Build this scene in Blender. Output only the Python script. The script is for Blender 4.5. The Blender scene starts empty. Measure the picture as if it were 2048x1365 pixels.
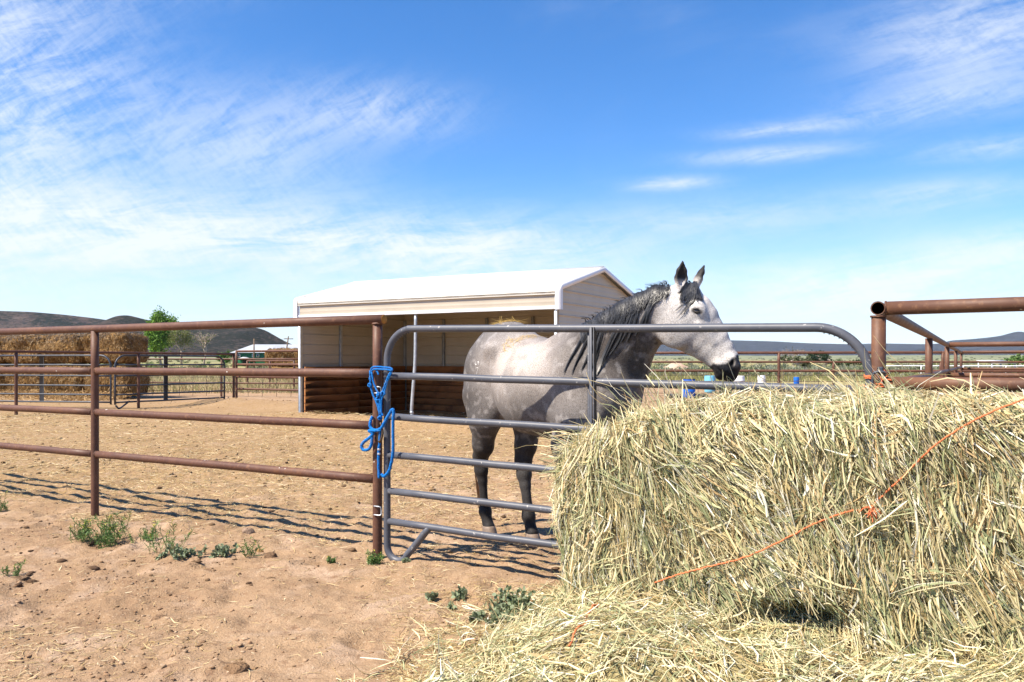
import bpy, math, random
import numpy as np
from mathutils import Vector
from mathutils.bvhtree import BVHTree

random.seed(7)
RNG = np.random.default_rng(11)
R = math.radians
SC = bpy.context.scene
COL = SC.collection

# ------------------------------------------------------------------ camera
FPX, CXP, HZ, EYE = 1666.0, 1024.0, 725.0, 1.24      # focal length / centre / horizon of the 2048 px picture, eye height
cam_d = bpy.data.cameras.new('camera')
cam = bpy.data.objects.new('camera', cam_d)
COL.objects.link(cam)
cam.location = (0, 0, EYE)
cam.rotation_euler = (R(90), 0, 0)
cam_d.sensor_width = 36.0
cam_d.lens = FPX / 2048 * 36.0
cam_d.shift_y = (HZ - 682.5) / 2048
cam_d.clip_start = 0.05
cam_d.clip_end = 40000
SC.camera = cam

# ------------------------------------------------------------------ sky
SUN_DIR = Vector((-0.545, -0.263, 0.795)).normalized()     # towards the sun
sun_el = math.asin(SUN_DIR.z)
sun_az = math.atan2(SUN_DIR.x, SUN_DIR.y)
world = bpy.data.worlds.new('World')
SC.world = world
world.use_nodes = True
nt = world.node_tree
for n in list(nt.nodes):
    nt.nodes.remove(n)
def wn(t, **kw):
    n = nt.nodes.new(t)
    for k, v in kw.items():
        setattr(n, k, v)
    return n
def wl(a, b):
    nt.links.new(a, b)
def wmath(op, a, b=None, c=None, clamp=False):
    n = wn('ShaderNodeMath', operation=op, use_clamp=clamp)
    for i, v in enumerate((a, b, c)):
        if v is None:
            continue
        if isinstance(v, (int, float)):
            n.inputs[i].default_value = v
        else:
            wl(v, n.inputs[i])
    return n.outputs[0]
w_out = wn('ShaderNodeOutputWorld')
w_bg = wn('ShaderNodeBackground')
w_bg.inputs['Strength'].default_value = 0.070
sky = wn('ShaderNodeTexSky', sky_type='NISHITA', sun_disc=False)
sky.sun_elevation = sun_el
sky.sun_rotation = sun_az
sky.altitude = 1700
sky.air_density = 1.0
sky.dust_density = 0.4
sky.ozone_density = 2.4
hs = wn('ShaderNodeHueSaturation')
hs.inputs['Saturation'].default_value = 1.29
hs.inputs['Value'].default_value = 1.38
wl(sky.outputs[0], hs.inputs['Color'])
# thin high cirrus, laid out over compass direction (az) and height (el), in radians
tc = wn('ShaderNodeTexCoord')
sep = wn('ShaderNodeSeparateXYZ')
wl(tc.outputs['Generated'], sep.inputs[0])
AZ = wmath('ARCTAN2', sep.outputs['X'], sep.outputs['Y'])
EL = wmath('ARCSINE', sep.outputs['Z'])
cmb = wn('ShaderNodeCombineXYZ')
wl(AZ, cmb.inputs[0]); wl(EL, cmb.inputs[1])
def wnoise(rot, sc, scale, detail, rough, dist, off=(0, 0, 0)):
    mp = wn('ShaderNodeMapping', vector_type='TEXTURE')
    mp.inputs['Rotation'].default_value = (0, 0, R(rot))
    mp.inputs['Scale'].default_value = (1 / sc[0], 1 / sc[1], 1)
    mp.inputs['Location'].default_value = off
    wl(cmb.outputs[0], mp.inputs[0])
    nz = wn('ShaderNodeTexNoise')
    nz.inputs['Scale'].default_value = scale
    nz.inputs['Detail'].default_value = detail
    nz.inputs['Roughness'].default_value = rough
    nz.inputs['Distortion'].default_value = dist
    wl(mp.outputs[0], nz.inputs['Vector'])
    return nz.outputs['Fac']
def wramp(v, lo, hi):
    n = wn('ShaderNodeMapRange', interpolation_type='SMOOTHSTEP')
    n.inputs['From Min'].default_value = lo
    n.inputs['From Max'].default_value = hi
    wl(v, n.inputs['Value'])
    return n.outputs[0]
def bank(az, el, wa, we, amp):
    """soft bank of cirrus centred on a direction (degrees)"""
    a = wmath('DIVIDE', wmath('SUBTRACT', AZ, R(az)), R(wa)); e = wmath('DIVIDE', wmath('SUBTRACT', EL, R(el)), R(we))
    q = wmath('ADD', wmath('MULTIPLY', a, a), wmath('MULTIPLY', e, e))
    return wmath('MULTIPLY', wmath('POWER', 2.718, wmath('MULTIPLY', q, -1.0)), amp)
def wsum(*vs):
    r = vs[0]
    for v in vs[1:]: r = wmath('ADD', r, v)
    return r
big = wnoise(18, (1.0, 2.0), 2.4, 4, 0.55, 0.6, (2.2, 0.7, 0))
fib = wnoise(30, (1.0, 3.2), 15.0, 10, 0.72, 0.45, (0.3, 0.2, 0))
flat = wnoise(7, (1.0, 4.5), 9.0, 10, 0.72, 0.5, (1.1, 3.1, 0))
rip = wnoise(-48, (1.0, 4.0), 46.0, 4, 0.6, 0.3, (4.0, 1.0, 0))
coverL = wsum(bank(-32, 16, 7, 10, 0.58), bank(-18, 14.0, 7, 3.2, 0.34), bank(-9, 16.6, 5.5, 1.8, 0.34), bank(-23, 24.0, 5, 1.6, 0.40))
coverF = wsum(bank(-24, 8.2, 17, 2.6, 0.74), bank(-2, 7.6, 11, 2.2, 0.62), bank(-20, 3.0, 24, 2.4, 0.16), bank(11, 11.9, 2.8, 0.45, 0.55), bank(17, 13.4, 5.0, 0.5, 0.45), bank(18, 14.9, 4, 0.45, 0.45), bank(15, 9.5, 7, 1.2, 0.30), bank(27, 10.2, 5, 0.9, 0.40), bank(23, 4.4, 9, 2.0, 0.80), bank(29.5, 19.0, 6, 3.0, 0.52), bank(27, 15.5, 6, 1.0, 0.30), bank(30, 12.6, 4, 0.6, 0.40), bank(31, 6.8, 6, 1.3, 0.40))
wis = wramp(wsum(fib, wmath('MULTIPLY', rip, 0.24), wmath('MULTIPLY', big, 0.45)), 0.58, 1.02)
wif = wramp(wsum(flat, wmath('MULTIPLY', rip, 0.16), wmath('MULTIPLY', big, 0.40)), 0.54, 0.98)
cl = wsum(wmath('MULTIPLY', coverL, wsum(wmath('MULTIPLY', wis, 1.25), 0.10)), wmath('MULTIPLY', coverF, wsum(wmath('MULTIPLY', wif, 1.15), 0.12)))
cl = wsum(cl, wmath('MULTIPLY', wmath('MULTIPLY', wramp(big, 0.5, 0.8), wif), 0.12))
cl = wsum(cl, wmath('MULTIPLY', wramp(EL, R(13), R(-1)), 0.46))
cl = wmath('MINIMUM', cl, 0.93)
mixc = wn('ShaderNodeMix', data_type='RGBA')
wl(cl, mixc.inputs['Factor'])
tint = wn('ShaderNodeMix', data_type='RGBA', blend_type='MULTIPLY')
tint.inputs['Factor'].default_value = 1.0
wl(hs.outputs[0], tint.inputs['A'])
tint.inputs['B'].default_value = (0.87, 0.985, 1.10, 1)
wl(tint.outputs['Result'], mixc.inputs['A'])
mixc.inputs['B'].default_value = (6.7, 7.1, 7.6, 1)
wl(mixc.outputs['Result'], w_bg.inputs['Color'])
wl(w_bg.outputs[0], w_out.inputs[0])

# ------------------------------------------------------------------ sun, exposure
sun_d = bpy.data.lights.new('sun', 'SUN')
sun_d.energy = 5.0
sun_d.angle = R(0.53)
sun_d.color = (1.0, 0.905, 0.77)
sun = bpy.data.objects.new('sun', sun_d)
COL.objects.link(sun)
sun.rotation_euler = SUN_DIR.to_track_quat('Z', 'Y').to_euler()
sun.location = (-20, -10, 30)
SC.view_settings.view_transform = 'Standard'
SC.view_settings.look = 'None'
SC.view_settings.gamma = 1.0
SC.view_settings.use_curve_mapping = False
SC.view_settings.exposure = 1.08
SC.cycles.max_bounces = 6
SC.cycles.transparent_max_bounces = 6
SC.cycles.volume_bounces = 0
SC.cycles.use_denoising = True
# ------------------------------------------------------------------ helpers
def at(px, py, depth):
    """world point that the photograph shows at pixel (px, py), at that depth"""
    return np.array([(px - CXP) / FPX * depth, depth, EYE - (py - HZ) / FPX * depth])
TH = R(30)
U = np.array([math.cos(TH), -math.sin(TH), 0.0])      # along the near fence, to the right and nearer
V_ = np.array([math.sin(TH), math.cos(TH), 0.0])      # away from the camera, at right angles to it
P1 = np.array([-0.856, 5.30, 0.0])                    # foot of the gate post
def F(s, t, z=0.0):
    """fence frame: s metres along the fence from the gate post, t metres towards the camera"""
    return P1 + U * s - V_ * t + np.array([0, 0, z])

def _hash(ix, iy, iz, seed):
    h = (ix.astype(np.int64) * 374761393 + iy.astype(np.int64) * 668265263 + iz.astype(np.int64) * 2147483647 + seed * 1274126177) & 0xFFFFFFFF
    h = ((h ^ (h >> 13)) * 1274126177) & 0xFFFFFFFF
    h = ((h ^ (h >> 16)) * 2246822519) & 0xFFFFFFFF
    return ((h ^ (h >> 15)) & 0xFFFFFF) / float(0xFFFFFF)
def noise3(x, y, z, seed=0):
    x, y, z = np.broadcast_arrays(np.asarray(x, float), np.asarray(y, float), np.asarray(z, float))
    ix, iy, iz = np.floor(x), np.floor(y), np.floor(z)
    fx, fy, fz = x - ix, y - iy, z - iz
    fx = fx * fx * (3 - 2 * fx); fy = fy * fy * (3 - 2 * fy); fz = fz * fz * (3 - 2 * fz)
    r = 0
    for dx in (0, 1):
        for dy in (0, 1):
            for dz in (0, 1):
                w = (fx if dx else 1 - fx) * (fy if dy else 1 - fy) * (fz if dz else 1 - fz)
                r = r + w * _hash(ix + dx, iy + dy, iz + dz, seed)
    return r
def noise2(x, y, seed=0):
    x, y = np.broadcast_arrays(np.asarray(x, float), np.asarray(y, float))
    ix, iy = np.floor(x), np.floor(y)
    fx, fy = x - ix, y - iy
    fx = fx * fx * (3 - 2 * fx); fy = fy * fy * (3 - 2 * fy)
    z0 = np.zeros_like(ix)
    a = _hash(ix, iy, z0, seed); b = _hash(ix + 1, iy, z0, seed)
    c = _hash(ix, iy + 1, z0, seed); d = _hash(ix + 1, iy + 1, z0, seed)
    return (a * (1 - fx) + b * fx) * (1 - fy) + (c * (1 - fx) + d * fx) * fy
def fbm2(x, y, oct=4, seed=0, gain=0.5):
    s = 0; a = 1; tot = 0
    for o in range(oct):
        s = s + a * noise2(x * 2 ** o + 17.3 * o, y * 2 ** o - 9.1 * o, seed + o); tot += a; a *= gain
    return s / tot
def fbm3(x, y, z, oct=3, seed=0, gain=0.5):
    s = 0; a = 1; tot = 0
    for o in range(oct):
        s = s + a * noise3(x * 2 ** o + 5.3 * o, y * 2 ** o, z * 2 ** o - 3.7 * o, seed + o); tot += a; a *= gain
    return s / tot
def sstep(e0, e1, x):
    t = np.clip((x - e0) / (e1 - e0), 0, 1)
    return t * t * (3 - 2 * t)
def nrm(v):
    v = np.asarray(v, float)
    return v / np.maximum(np.linalg.norm(v, axis=-1, keepdims=True), 1e-9)

# ---- meshes
def np_mesh(name, V, faces, col=None, smooth=True):
    """faces: list of int arrays (n,3) or (n,4)"""
    if not isinstance(faces, (list, tuple)):
        faces = [faces]
    faces = [np.asarray(f, np.int32) for f in faces if len(f)]
    me = bpy.data.meshes.new(name)
    V = np.asarray(V, np.float32)
    me.vertices.add(len(V))
    me.vertices.foreach_set('co', V.ravel())
    nl = sum(f.size for f in faces); nf = sum(len(f) for f in faces)
    me.loops.add(nl)
    me.loops.foreach_set('vertex_index', np.concatenate([f.ravel() for f in faces]))
    me.polygons.add(nf)
    tot = np.concatenate([np.full(len(f), f.shape[1], np.int32) for f in faces])
    st = np.concatenate([[0], np.cumsum(tot)[:-1]]).astype(np.int32)
    me.polygons.foreach_set('loop_start', st)
    me.update(calc_edges=True)
    me.validate()
    if smooth:
        me.polygons.foreach_set('use_smooth', np.ones(len(me.polygons), bool))
    if col is not None:
        ca = me.color_attributes.new('col', 'FLOAT_COLOR', 'POINT')
        c4 = np.ones((len(V), 4), np.float32); c4[:, :3] = col
        ca.data.foreach_set('color', c4.ravel())
    return me

def tag(o, label=None, cat=None, group=None, kind=None):
    if label: o['label'] = label
    if cat: o['category'] = cat
    if group: o['group'] = group
    if kind: o['kind'] = kind
    return o
def thing(name, label, cat, loc=(0, 0, 0), group=None, rotz=0.0):
    o = bpy.data.objects.new(name, None)
    o.empty_display_size = 0.2
    o.location = tuple(float(c) for c in loc)
    o.rotation_euler = (0, 0, rotz)
    COL.objects.link(o)
    return tag(o, label, cat, group)
def wloc(o):
    p = np.array(o.location)
    while o.parent:
        o = o.parent
        p = p + np.array(o.location)
    return p
def obj(name, V, faces, mat, parent=None, col=None, smooth=True, loc=None, kind=None, label=None):
    """one mesh object; V in world coordinates, stored relative to the parent (or to loc)"""
    base = wloc(parent) if parent is not None else np.array(loc if loc is not None else (0, 0, 0), float)
    me = np_mesh(name, np.asarray(V, float) - base, faces, col, smooth)
    if mat is not None:
        for m in (mat if isinstance(mat, (list, tuple)) else [mat]):
            me.materials.append(m)
    o = bpy.data.objects.new(name, me)
    COL.objects.link(o)
    if parent is not None:
        o.parent = parent
    elif loc is not None:
        o.location = tuple(float(c) for c in loc)
    if kind: o['kind'] = kind
    if label: o['label'] = label
    return o
def copy_obj(src, parent, wpos, rotz=0.0, name=None):
    o = src.copy()
    COL.objects.link(o)
    o.parent = parent
    o.location = tuple(np.asarray(wpos, float) - (wloc(parent) if parent is not None else 0))
    o.rotation_euler = (0, 0, rotz)
    return o

class MB:
    """collects shapes for ONE mesh"""
    def __init__(s):
        s.V = []; s.Q = []; s.T = []; s.n = 0
    def add(s, V, Q=None, T=None):
        V = np.asarray(V, float)
        if Q is not None and len(Q): s.Q.append(np.asarray(Q, int) + s.n)
        if T is not None and len(T): s.T.append(np.asarray(T, int) + s.n)
        s.V.append(V); s.n += len(V)
        return s
    def box(s, c, ax, ay, az, bev=0.0):
        """c centre, ax ay az half-extent vectors"""
        c, ax, ay, az = (np.asarray(q, float) for q in (c, ax, ay, az))
        if bev <= 0:
            V = [c + i * ax + j * ay + k * az for i in (-1, 1) for j in (-1, 1) for k in (-1, 1)]
            Q = [(0, 1, 3, 2), (4, 6, 7, 5), (0, 4, 5, 1), (2, 3, 7, 6), (0, 2, 6, 4), (1, 5, 7, 3)]
            return s.add(V, Q)
        L = [np.linalg.norm(q) for q in (ax, ay, az)]
        f = [max(0.0, 1 - bev / l) for l in L]
        V = []; idx = {}
        for i in (-1, 1):
            for j in (-1, 1):
                for k in (-1, 1):
                    for m in range(3):
                        g = [f[0], f[1], f[2]]; g[m] = 1.0
                        idx[(i, j, k, m)] = len(V)
                        V.append(c + i * g[0] * ax + j * g[1] * ay + k * g[2] * az)
        Q = []; T = []
        for m in range(3):
            a, b = [(1, 2), (2, 0), (0, 1)][m]
            for sg in (-1, 1):
                q = []
                for (p, r) in ((-1, -1), (1, -1), (1, 1), (-1, 1)):
                    key = [0, 0, 0]; key[m] = sg; key[a] = p; key[b] = r
                    q.append(idx[tuple(key) + (m,)])
                Q.append(q if sg > 0 else q[::-1])
        for m in range(3):
            a, b = [(1, 2), (2, 0), (0, 1)][m]
            for p in (-1, 1):
                for r in (-1, 1):
                    k0 = [0, 0, 0]; k1 = [0, 0, 0]
                    k0[m] = -1; k1[m] = 1
                    k0[a] = k1[a] = p; k0[b] = k1[b] = r
                    Q.append((idx[tuple(k0) + (a,)], idx[tuple(k1) + (a,)], idx[tuple(k1) + (b,)], idx[tuple(k0) + (b,)]))
        for i in (-1, 1):
            for j in (-1, 1):
                for k in (-1, 1):
                    T.append((idx[(i, j, k, 0)], idx[(i, j, k, 1)], idx[(i, j, k, 2)]))
        return s.add(V, Q, T)
    def tube(s, P, r, n=12, caps=True, hollow=0.0, closed=False):
        V, Q, T = tube(P, r, n, caps, closed)
        s.add(V, Q, T)
        if hollow:
            pass
        return s
    def lathe(s, c, prof, n=20, axis=(0, 0, 1)):
        ax = nrm(axis); a = nrm(np.cross(ax, (0.3, 0.9, 0.1))); b = np.cross(ax, a)
        V = []; Q = []
        for (r, h) in prof:
            for i in range(n):
                th = 2 * math.pi * i / n
                V.append(np.asarray(c) + ax * h + (a * math.cos(th) + b * math.sin(th)) * r)
        for k in range(len(prof) - 1):
            for i in range(n):
                j = (i + 1) % n
                Q.append((k * n + i, k * n + j, (k + 1) * n + j, (k + 1) * n + i))
        return s.add(V, Q)
    def build(s, name, mat, parent=None, smooth=True, **kw):
        fs = []
        if s.Q: fs.append(np.concatenate(s.Q))
        if s.T: fs.append(np.concatenate(s.T))
        return obj(name, np.concatenate(s.V), fs, mat, parent, smooth=smooth, **kw)

def tube(P, r, n=12, caps=True, closed=False):
    P = np.asarray(P, float); k = len(P)
    r = np.broadcast_to(np.asarray(r, float), (k,))
    if closed:
        T = nrm(np.roll(P, -1, 0) - np.roll(P, 1, 0))
    else:
        T = np.empty_like(P)
        T[1:-1] = P[2:] - P[:-2]; T[0] = P[1] - P[0]; T[-1] = P[-1] - P[-2]
        T = nrm(T)
    ref = np.array([0, 0, 1.0]) if abs(T[0][2]) < 0.9 else np.array([1.0, 0, 0])
    a = nrm(np.cross(T[0], ref)); V = []
    th = np.arange(n) * 2 * math.pi / n
    for i in range(k):
        a = nrm(a - T[i] * np.dot(a, T[i]))
        b = np.cross(T[i], a)
        V.append(P[i] + r[i] * (np.cos(th)[:, None] * a + np.sin(th)[:, None] * b))
    V = np.concatenate(V)
    Q = []
    rng = k if closed else k - 1
    for i in range(rng):
        i2 = (i + 1) % k
        for j in range(n):
            j2 = (j + 1) % n
            Q.append((i * n + j, i * n + j2, i2 * n + j2, i2 * n + j))
    Tt = []
    if caps and not closed:
        V = np.concatenate([V, P[:1], P[-1:]])
        c0, c1 = len(V) - 2, len(V) - 1
        for j in range(n):
            j2 = (j + 1) % n
            Tt.append((c0, j2, j)); Tt.append((c1, (k - 1) * n + j, (k - 1) * n + j2))
    return V, np.array(Q), np.array(Tt) if Tt else None

def spline(pts, n=8):
    """Catmull-Rom through the points"""
    p = np.asarray(pts, float)
    p = np.concatenate([[2 * p[0] - p[1]], p, [2 * p[-1] - p[-2]]])
    out = []
    for i in range(1, len(p) - 2):
        for t in np.linspace(0, 1, n, endpoint=False):
            a, b, c, d = p[i - 1], p[i], p[i + 1], p[i + 2]
            out.append(0.5 * (2 * b + (c - a) * t + (2 * a - 5 * b + 4 * c - d) * t * t + (3 * b - a - 3 * c + d) * t ** 3))
    out.append(p[-2])
    return np.array(out)
def pipe_path(a, b, wob=0.0, n=9):
    a, b = np.asarray(a, float), np.asarray(b, float)
    t = np.linspace(0, 1, n)[:, None]
    P = a + (b - a) * t
    if wob:
        w = RNG.normal(0, wob, (n, 3)); w[0] = w[-1] = 0
        P = P + w
    return P

def ribbons(P, W, N):
    """P (n,k,3) centre lines, W (n,k) half widths, N (n,3) facing -> V, Q"""
    n, k = P.shape[:2]
    T = np.empty_like(P)
    T[:, 1:-1] = P[:, 2:] - P[:, :-2]; T[:, 0] = P[:, 1] - P[:, 0]; T[:, -1] = P[:, -1] - P[:, -2]
    S = nrm(np.cross(nrm(T), N[:, None, :]))
    A = P - S * W[..., None]; B = P + S * W[..., None]
    V = np.stack([A, B], 2).reshape(-1, 3)
    i = np.arange(n)[:, None] * (2 * k) + np.arange(k - 1)[None] * 2
    Q = np.stack([i, i + 1, i + 3, i + 2], -1).reshape(-1, 4)
    return V, Q
def stems(P, W, N):
    """three-sided tubes"""
    n, k = P.shape[:2]
    T = np.empty_like(P)
    T[:, 1:-1] = P[:, 2:] - P[:, :-2]; T[:, 0] = P[:, 1] - P[:, 0]; T[:, -1] = P[:, -1] - P[:, -2]
    T = nrm(T)
    S = nrm(np.cross(T, N[:, None, :])); B = np.cross(T, S)
    V = []
    for a in (0, 2 * math.pi / 3, 4 * math.pi / 3):
        V.append(P + (S * math.cos(a) + B * math.sin(a)) * W[..., None])
    V = np.stack(V, 2).reshape(-1, 3)
    i = np.arange(n)[:, None] * (3 * k) + np.arange(k - 1)[None] * 3
    Q = [np.stack([i + a, i + (a + 1) % 3, i + 3 + (a + 1) % 3, i + 3 + a], -1).reshape(-1, 4) for a in range(3)]
    return V, np.concatenate(Q)

# ---- materials
MATS = {}
class NT:
    def __init__(s, name):
        s.m = bpy.data.materials.new(name); s.m.use_nodes = True
        s.t = s.m.node_tree
        s.b = s.t.nodes['Principled BSDF']
        s.tc = s.t.nodes.new('ShaderNodeTexCoord')
    def n(s, t, **kw):
        n = s.t.nodes.new(t)
        for k, v in kw.items(): setattr(n, k, v)
        return n
    def l(s, a, b): s.t.links.new(a, b)
    def noise(s, scale, detail=4, rough=0.55, dist=0.0, vec=None, stretch=None):
        nz = s.n('ShaderNodeTexNoise')
        nz.inputs['Scale'].default_value = scale; nz.inputs['Detail'].default_value = detail
        nz.inputs['Roughness'].default_value = rough; nz.inputs['Distortion'].default_value = dist
        v = vec or s.tc.outputs['Object']
        if stretch:
            mp = s.n('ShaderNodeMapping'); mp.inputs['Scale'].default_value = stretch
            s.l(v, mp.inputs[0]); v = mp.outputs[0]
        s.l(v, nz.inputs['Vector'])
        return nz.outputs['Fac']
    def ramp(s, v, lo, hi):
        n = s.n('ShaderNodeMapRange', interpolation_type='SMOOTHSTEP')
        n.inputs['From Min'].default_value = lo; n.inputs['From Max'].default_value = hi
        s.l(v, n.inputs['Value'])
        return n.outputs[0]
    def mix(s, f, a, b, blend='MIX'):
        n = s.n('ShaderNodeMix', data_type='RGBA', blend_type=blend)
        for k, v in (('Factor', f), ('A', a), ('B', b)):
            if isinstance(v, (int, float)): n.inputs[k].default_value = v
            elif isinstance(v, tuple): n.inputs[k].default_value = (*v, 1) if len(v) == 3 else v
            else: s.l(v, n.inputs[k])
        return n.outputs['Result']
    def math(s, op, a, b=None):
        n = s.n('ShaderNodeMath', operation=op)
        for i, v in enumerate((a, b)):
            if v is None: continue
            if isinstance(v, (int, float)): n.inputs[i].default_value = v
            else: s.l(v, n.inputs[i])
        return n.outputs[0]
    def color(s, c):
        if isinstance(c, tuple): s.b.inputs['Base Color'].default_value = (*c, 1)
        else: s.l(c, s.b.inputs['Base Color'])
    def bump(s, h, strength=0.3, dist=0.01):
        b = s.n('ShaderNodeBump'); b.inputs['Strength'].default_value = strength; b.inputs['Distance'].default_value = dist
        s.l(h, b.inputs['Height']); s.l(b.outputs[0], s.b.inputs['Normal'])
    def attr(s, name='col'):
        a = s.n('ShaderNodeAttribute'); a.attribute_name = name
        return a.outputs['Color']
    def set(s, rough=0.6, spec=0.3, metal=0.0):
        s.b.inputs['Roughness'].default_value = rough
        s.b.inputs['Specular IOR Level'].default_value = spec
        s.b.inputs['Metallic'].default_value = metal
        return s.m
def simple(name, c1, c2=None, scale=8, rough=0.6, spec=0.3, metal=0.0, bump=0.0, bscale=40, bdist=0.004, lo=0.35, hi=0.7, detail=4, stretch=None, speck=None):
    g = NT(name)
    if c2 is None:
        c2 = tuple(x * 0.8 for x in c1)
    c = g.mix(g.ramp(g.noise(scale, detail, stretch=stretch), lo, hi), c1, c2)
    if speck:
        c = g.mix(g.ramp(g.noise(speck[1], 2), speck[2], speck[2] + 0.04), c, speck[0])
    g.color(c)
    if bump:
        g.bump(g.noise(bscale, 4, stretch=stretch), bump, bdist)
    MATS[name] = g.set(rough, spec, metal)
    return g.m
def attr_mat(name, rough=0.7, spec=0.2, vary=0.25, scale=60, trans=0.0, bump=0.0):
    g = NT(name)
    c = g.attr()
    f = g.ramp(g.noise(scale, 3), 0.3, 0.7)
    c = g.mix(f, c, g.mix(1.0, c, (1 - vary, 1 - vary, 1 - vary * 1.1), 'MULTIPLY'))
    g.color(c)
    if bump: g.bump(g.noise(scale * 2, 3), bump, 0.004)
    m = g.set(rough, spec)
    if trans:
        tr = g.n('ShaderNodeBsdfTranslucent'); mx = g.n('ShaderNodeMixShader')
        g.l(c, tr.inputs[0]); mx.inputs[0].default_value = trans
        out = g.t.nodes['Material Output']
        g.l(g.b.outputs[0], mx.inputs[1]); g.l(tr.outputs[0], mx.inputs[2]); g.l(mx.outputs[0], out.inputs[0])
    MATS[name] = m
    return m

def rust_mat(name, a, b, c):
    g = NT(name)
    col = g.mix(g.ramp(g.noise(5, 6, 0.6), 0.35, 0.68), a, b)
    col = g.mix(g.ramp(g.noise(34, 4, 0.65), 0.52, 0.72), col, c)
    col = g.mix(g.math('MULTIPLY', g.ramp(g.noise(2.6, 6, 0.75), 0.52, 0.66), 0.55), col, (0.20, 0.085, 0.032))
    col = g.mix(g.ramp(g.noise(1.3, 5, 0.7), 0.48, 0.70), col, g.mix(0.5, a, (0.05, 0.03, 0.025)))
    col = g.mix(g.ramp(g.noise(26, 1, stretch=(1, 1, 1)), 0.79, 0.81), col, (0.62, 0.58, 0.52))     # bird droppings, chips
    g.color(col)
    g.bump(g.noise(130, 5, 0.6), 0.35, 0.002)
    g.l(g.ramp(g.noise(9, 3), 0.2, 0.9), g.b.inputs['Roughness'])
    m = g.set(0.55, 0.35)
    rr = g.n('ShaderNodeMapRange'); rr.inputs['To Min'].default_value = 0.42; rr.inputs['To Max'].default_value = 0.75
    g.l(g.noise(12, 3), rr.inputs['Value']); g.l(rr.outputs[0], g.b.inputs['Roughness'])
    MATS[name] = m
    return m
RUST = rust_mat('rusted_pipe', (0.092, 0.039, 0.024), (0.125, 0.058, 0.035), (0.168, 0.080, 0.043))
RUST2 = rust_mat('bare_rusted_pipe', (0.095, 0.042, 0.025), (0.130, 0.061, 0.034), (0.185, 0.092, 0.048))
g = NT('gate_paint')
c = g.mix(g.ramp(g.noise(7, 5), 0.35, 0.7), (0.070, 0.075, 0.092), (0.094, 0.098, 0.115))
c = g.mix(g.ramp(g.noise(45, 3), 0.66, 0.73), c, (0.34, 0.32, 0.30))
c = g.mix(g.ramp(g.noise(16, 4), 0.72, 0.78), c, (0.24, 0.12, 0.06))
g.color(c); g.bump(g.noise(60, 4), 0.12, 0.002); GATE = g.set(0.46, 0.38)
DARKGATE = simple('dark_gate_paint', (0.030, 0.036, 0.050), (0.05, 0.058, 0.075), 6, 0.45, 0.4)
GALV = simple('galvanised_steel', (0.50, 0.53, 0.56), (0.38, 0.41, 0.44), 14, 0.42, 0.5, 0.45, 0.05, 60)
WHITE = simple('white_painted_steel', (0.74, 0.715, 0.66), (0.68, 0.655, 0.60), 1.2, 0.40, 0.45)
TRIM = simple('white_trim', (0.80, 0.80, 0.82), (0.72, 0.72, 0.74), 2.0, 0.40, 0.45)
TAN = simple('tan_siding', (0.475, 0.418, 0.338), (0.425, 0.372, 0.298), 1.6, 0.45, 0.4, bump=0.05, bscale=3)
def plank_mat(name, a, b, dark):
    g = NT(name)
    oi = g.n('ShaderNodeObjectInfo'); rnd = oi.outputs['Random']
    va = g.n('ShaderNodeVectorMath', operation='MULTIPLY_ADD'); g.l(oi.outputs['Location'], va.inputs[0]); va.inputs[1].default_value = (3.7, 2.9, 7.3); g.l(g.tc.outputs['Object'], va.inputs[2])
    pv = va.outputs[0]
    grain = g.noise(9, 6, 0.6, 0.4, vec=pv, stretch=(0.6, 1.0, 7.0))
    col = g.mix(g.ramp(grain, 0.35, 0.7), a, b)
    col = g.mix(g.math('MULTIPLY', g.ramp(g.noise(1.6, 5, 0.65, vec=pv), 0.45, 0.66), 0.75), col, dark)
    col = g.mix(g.math('MULTIPLY', rnd, 0.45), col, g.mix(0.5, a, dark))
    g.color(col); g.bump(grain, 0.12, 0.003)
    MATS[name] = g.set(0.75, 0.2); return g.m
PLANK = plank_mat('stained_plank', (0.36, 0.155, 0.055), (0.27, 0.11, 0.042), (0.075, 0.032, 0.018))
STRAW = attr_mat('straw_strand', 0.55, 0.3, 0.18, 25, trans=0.18)
LEAF = attr_mat('green_leaf', 0.6, 0.25, 0.25, 30, trans=0.25)
HAIR = attr_mat('horse_hair', 0.42, 0.45, 0.35, 90)
g = NT('hay_mass')
c = g.mix(g.ramp(g.noise(14, 6, 0.7), 0.35, 0.68), (0.36, 0.29, 0.13), (0.58, 0.49, 0.25))
g.color(g.mix(g.ramp(g.noise(40, 4, 0.7, stretch=(1, 1, 0.3)), 0.45, 0.7), c, (0.20, 0.155, 0.06)))
g.bump(g.noise(55, 6, 0.7, stretch=(1, 1, 0.35)), 1.0, 0.03); HAYCORE = g.set(0.9, 0.1)
g = NT('weathered_hay_mass')
c = g.mix(g.ramp(g.noise(7, 6, 0.7), 0.35, 0.68), (0.19, 0.105, 0.038), (0.31, 0.185, 0.07))
g.color(g.mix(g.ramp(g.noise(22, 4, 0.7), 0.5, 0.72), c, (0.10, 0.055, 0.02)))
g.bump(g.noise(16, 6, 0.75), 1.0, 0.08); OLDHAY = g.set(0.92, 0.1)
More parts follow.
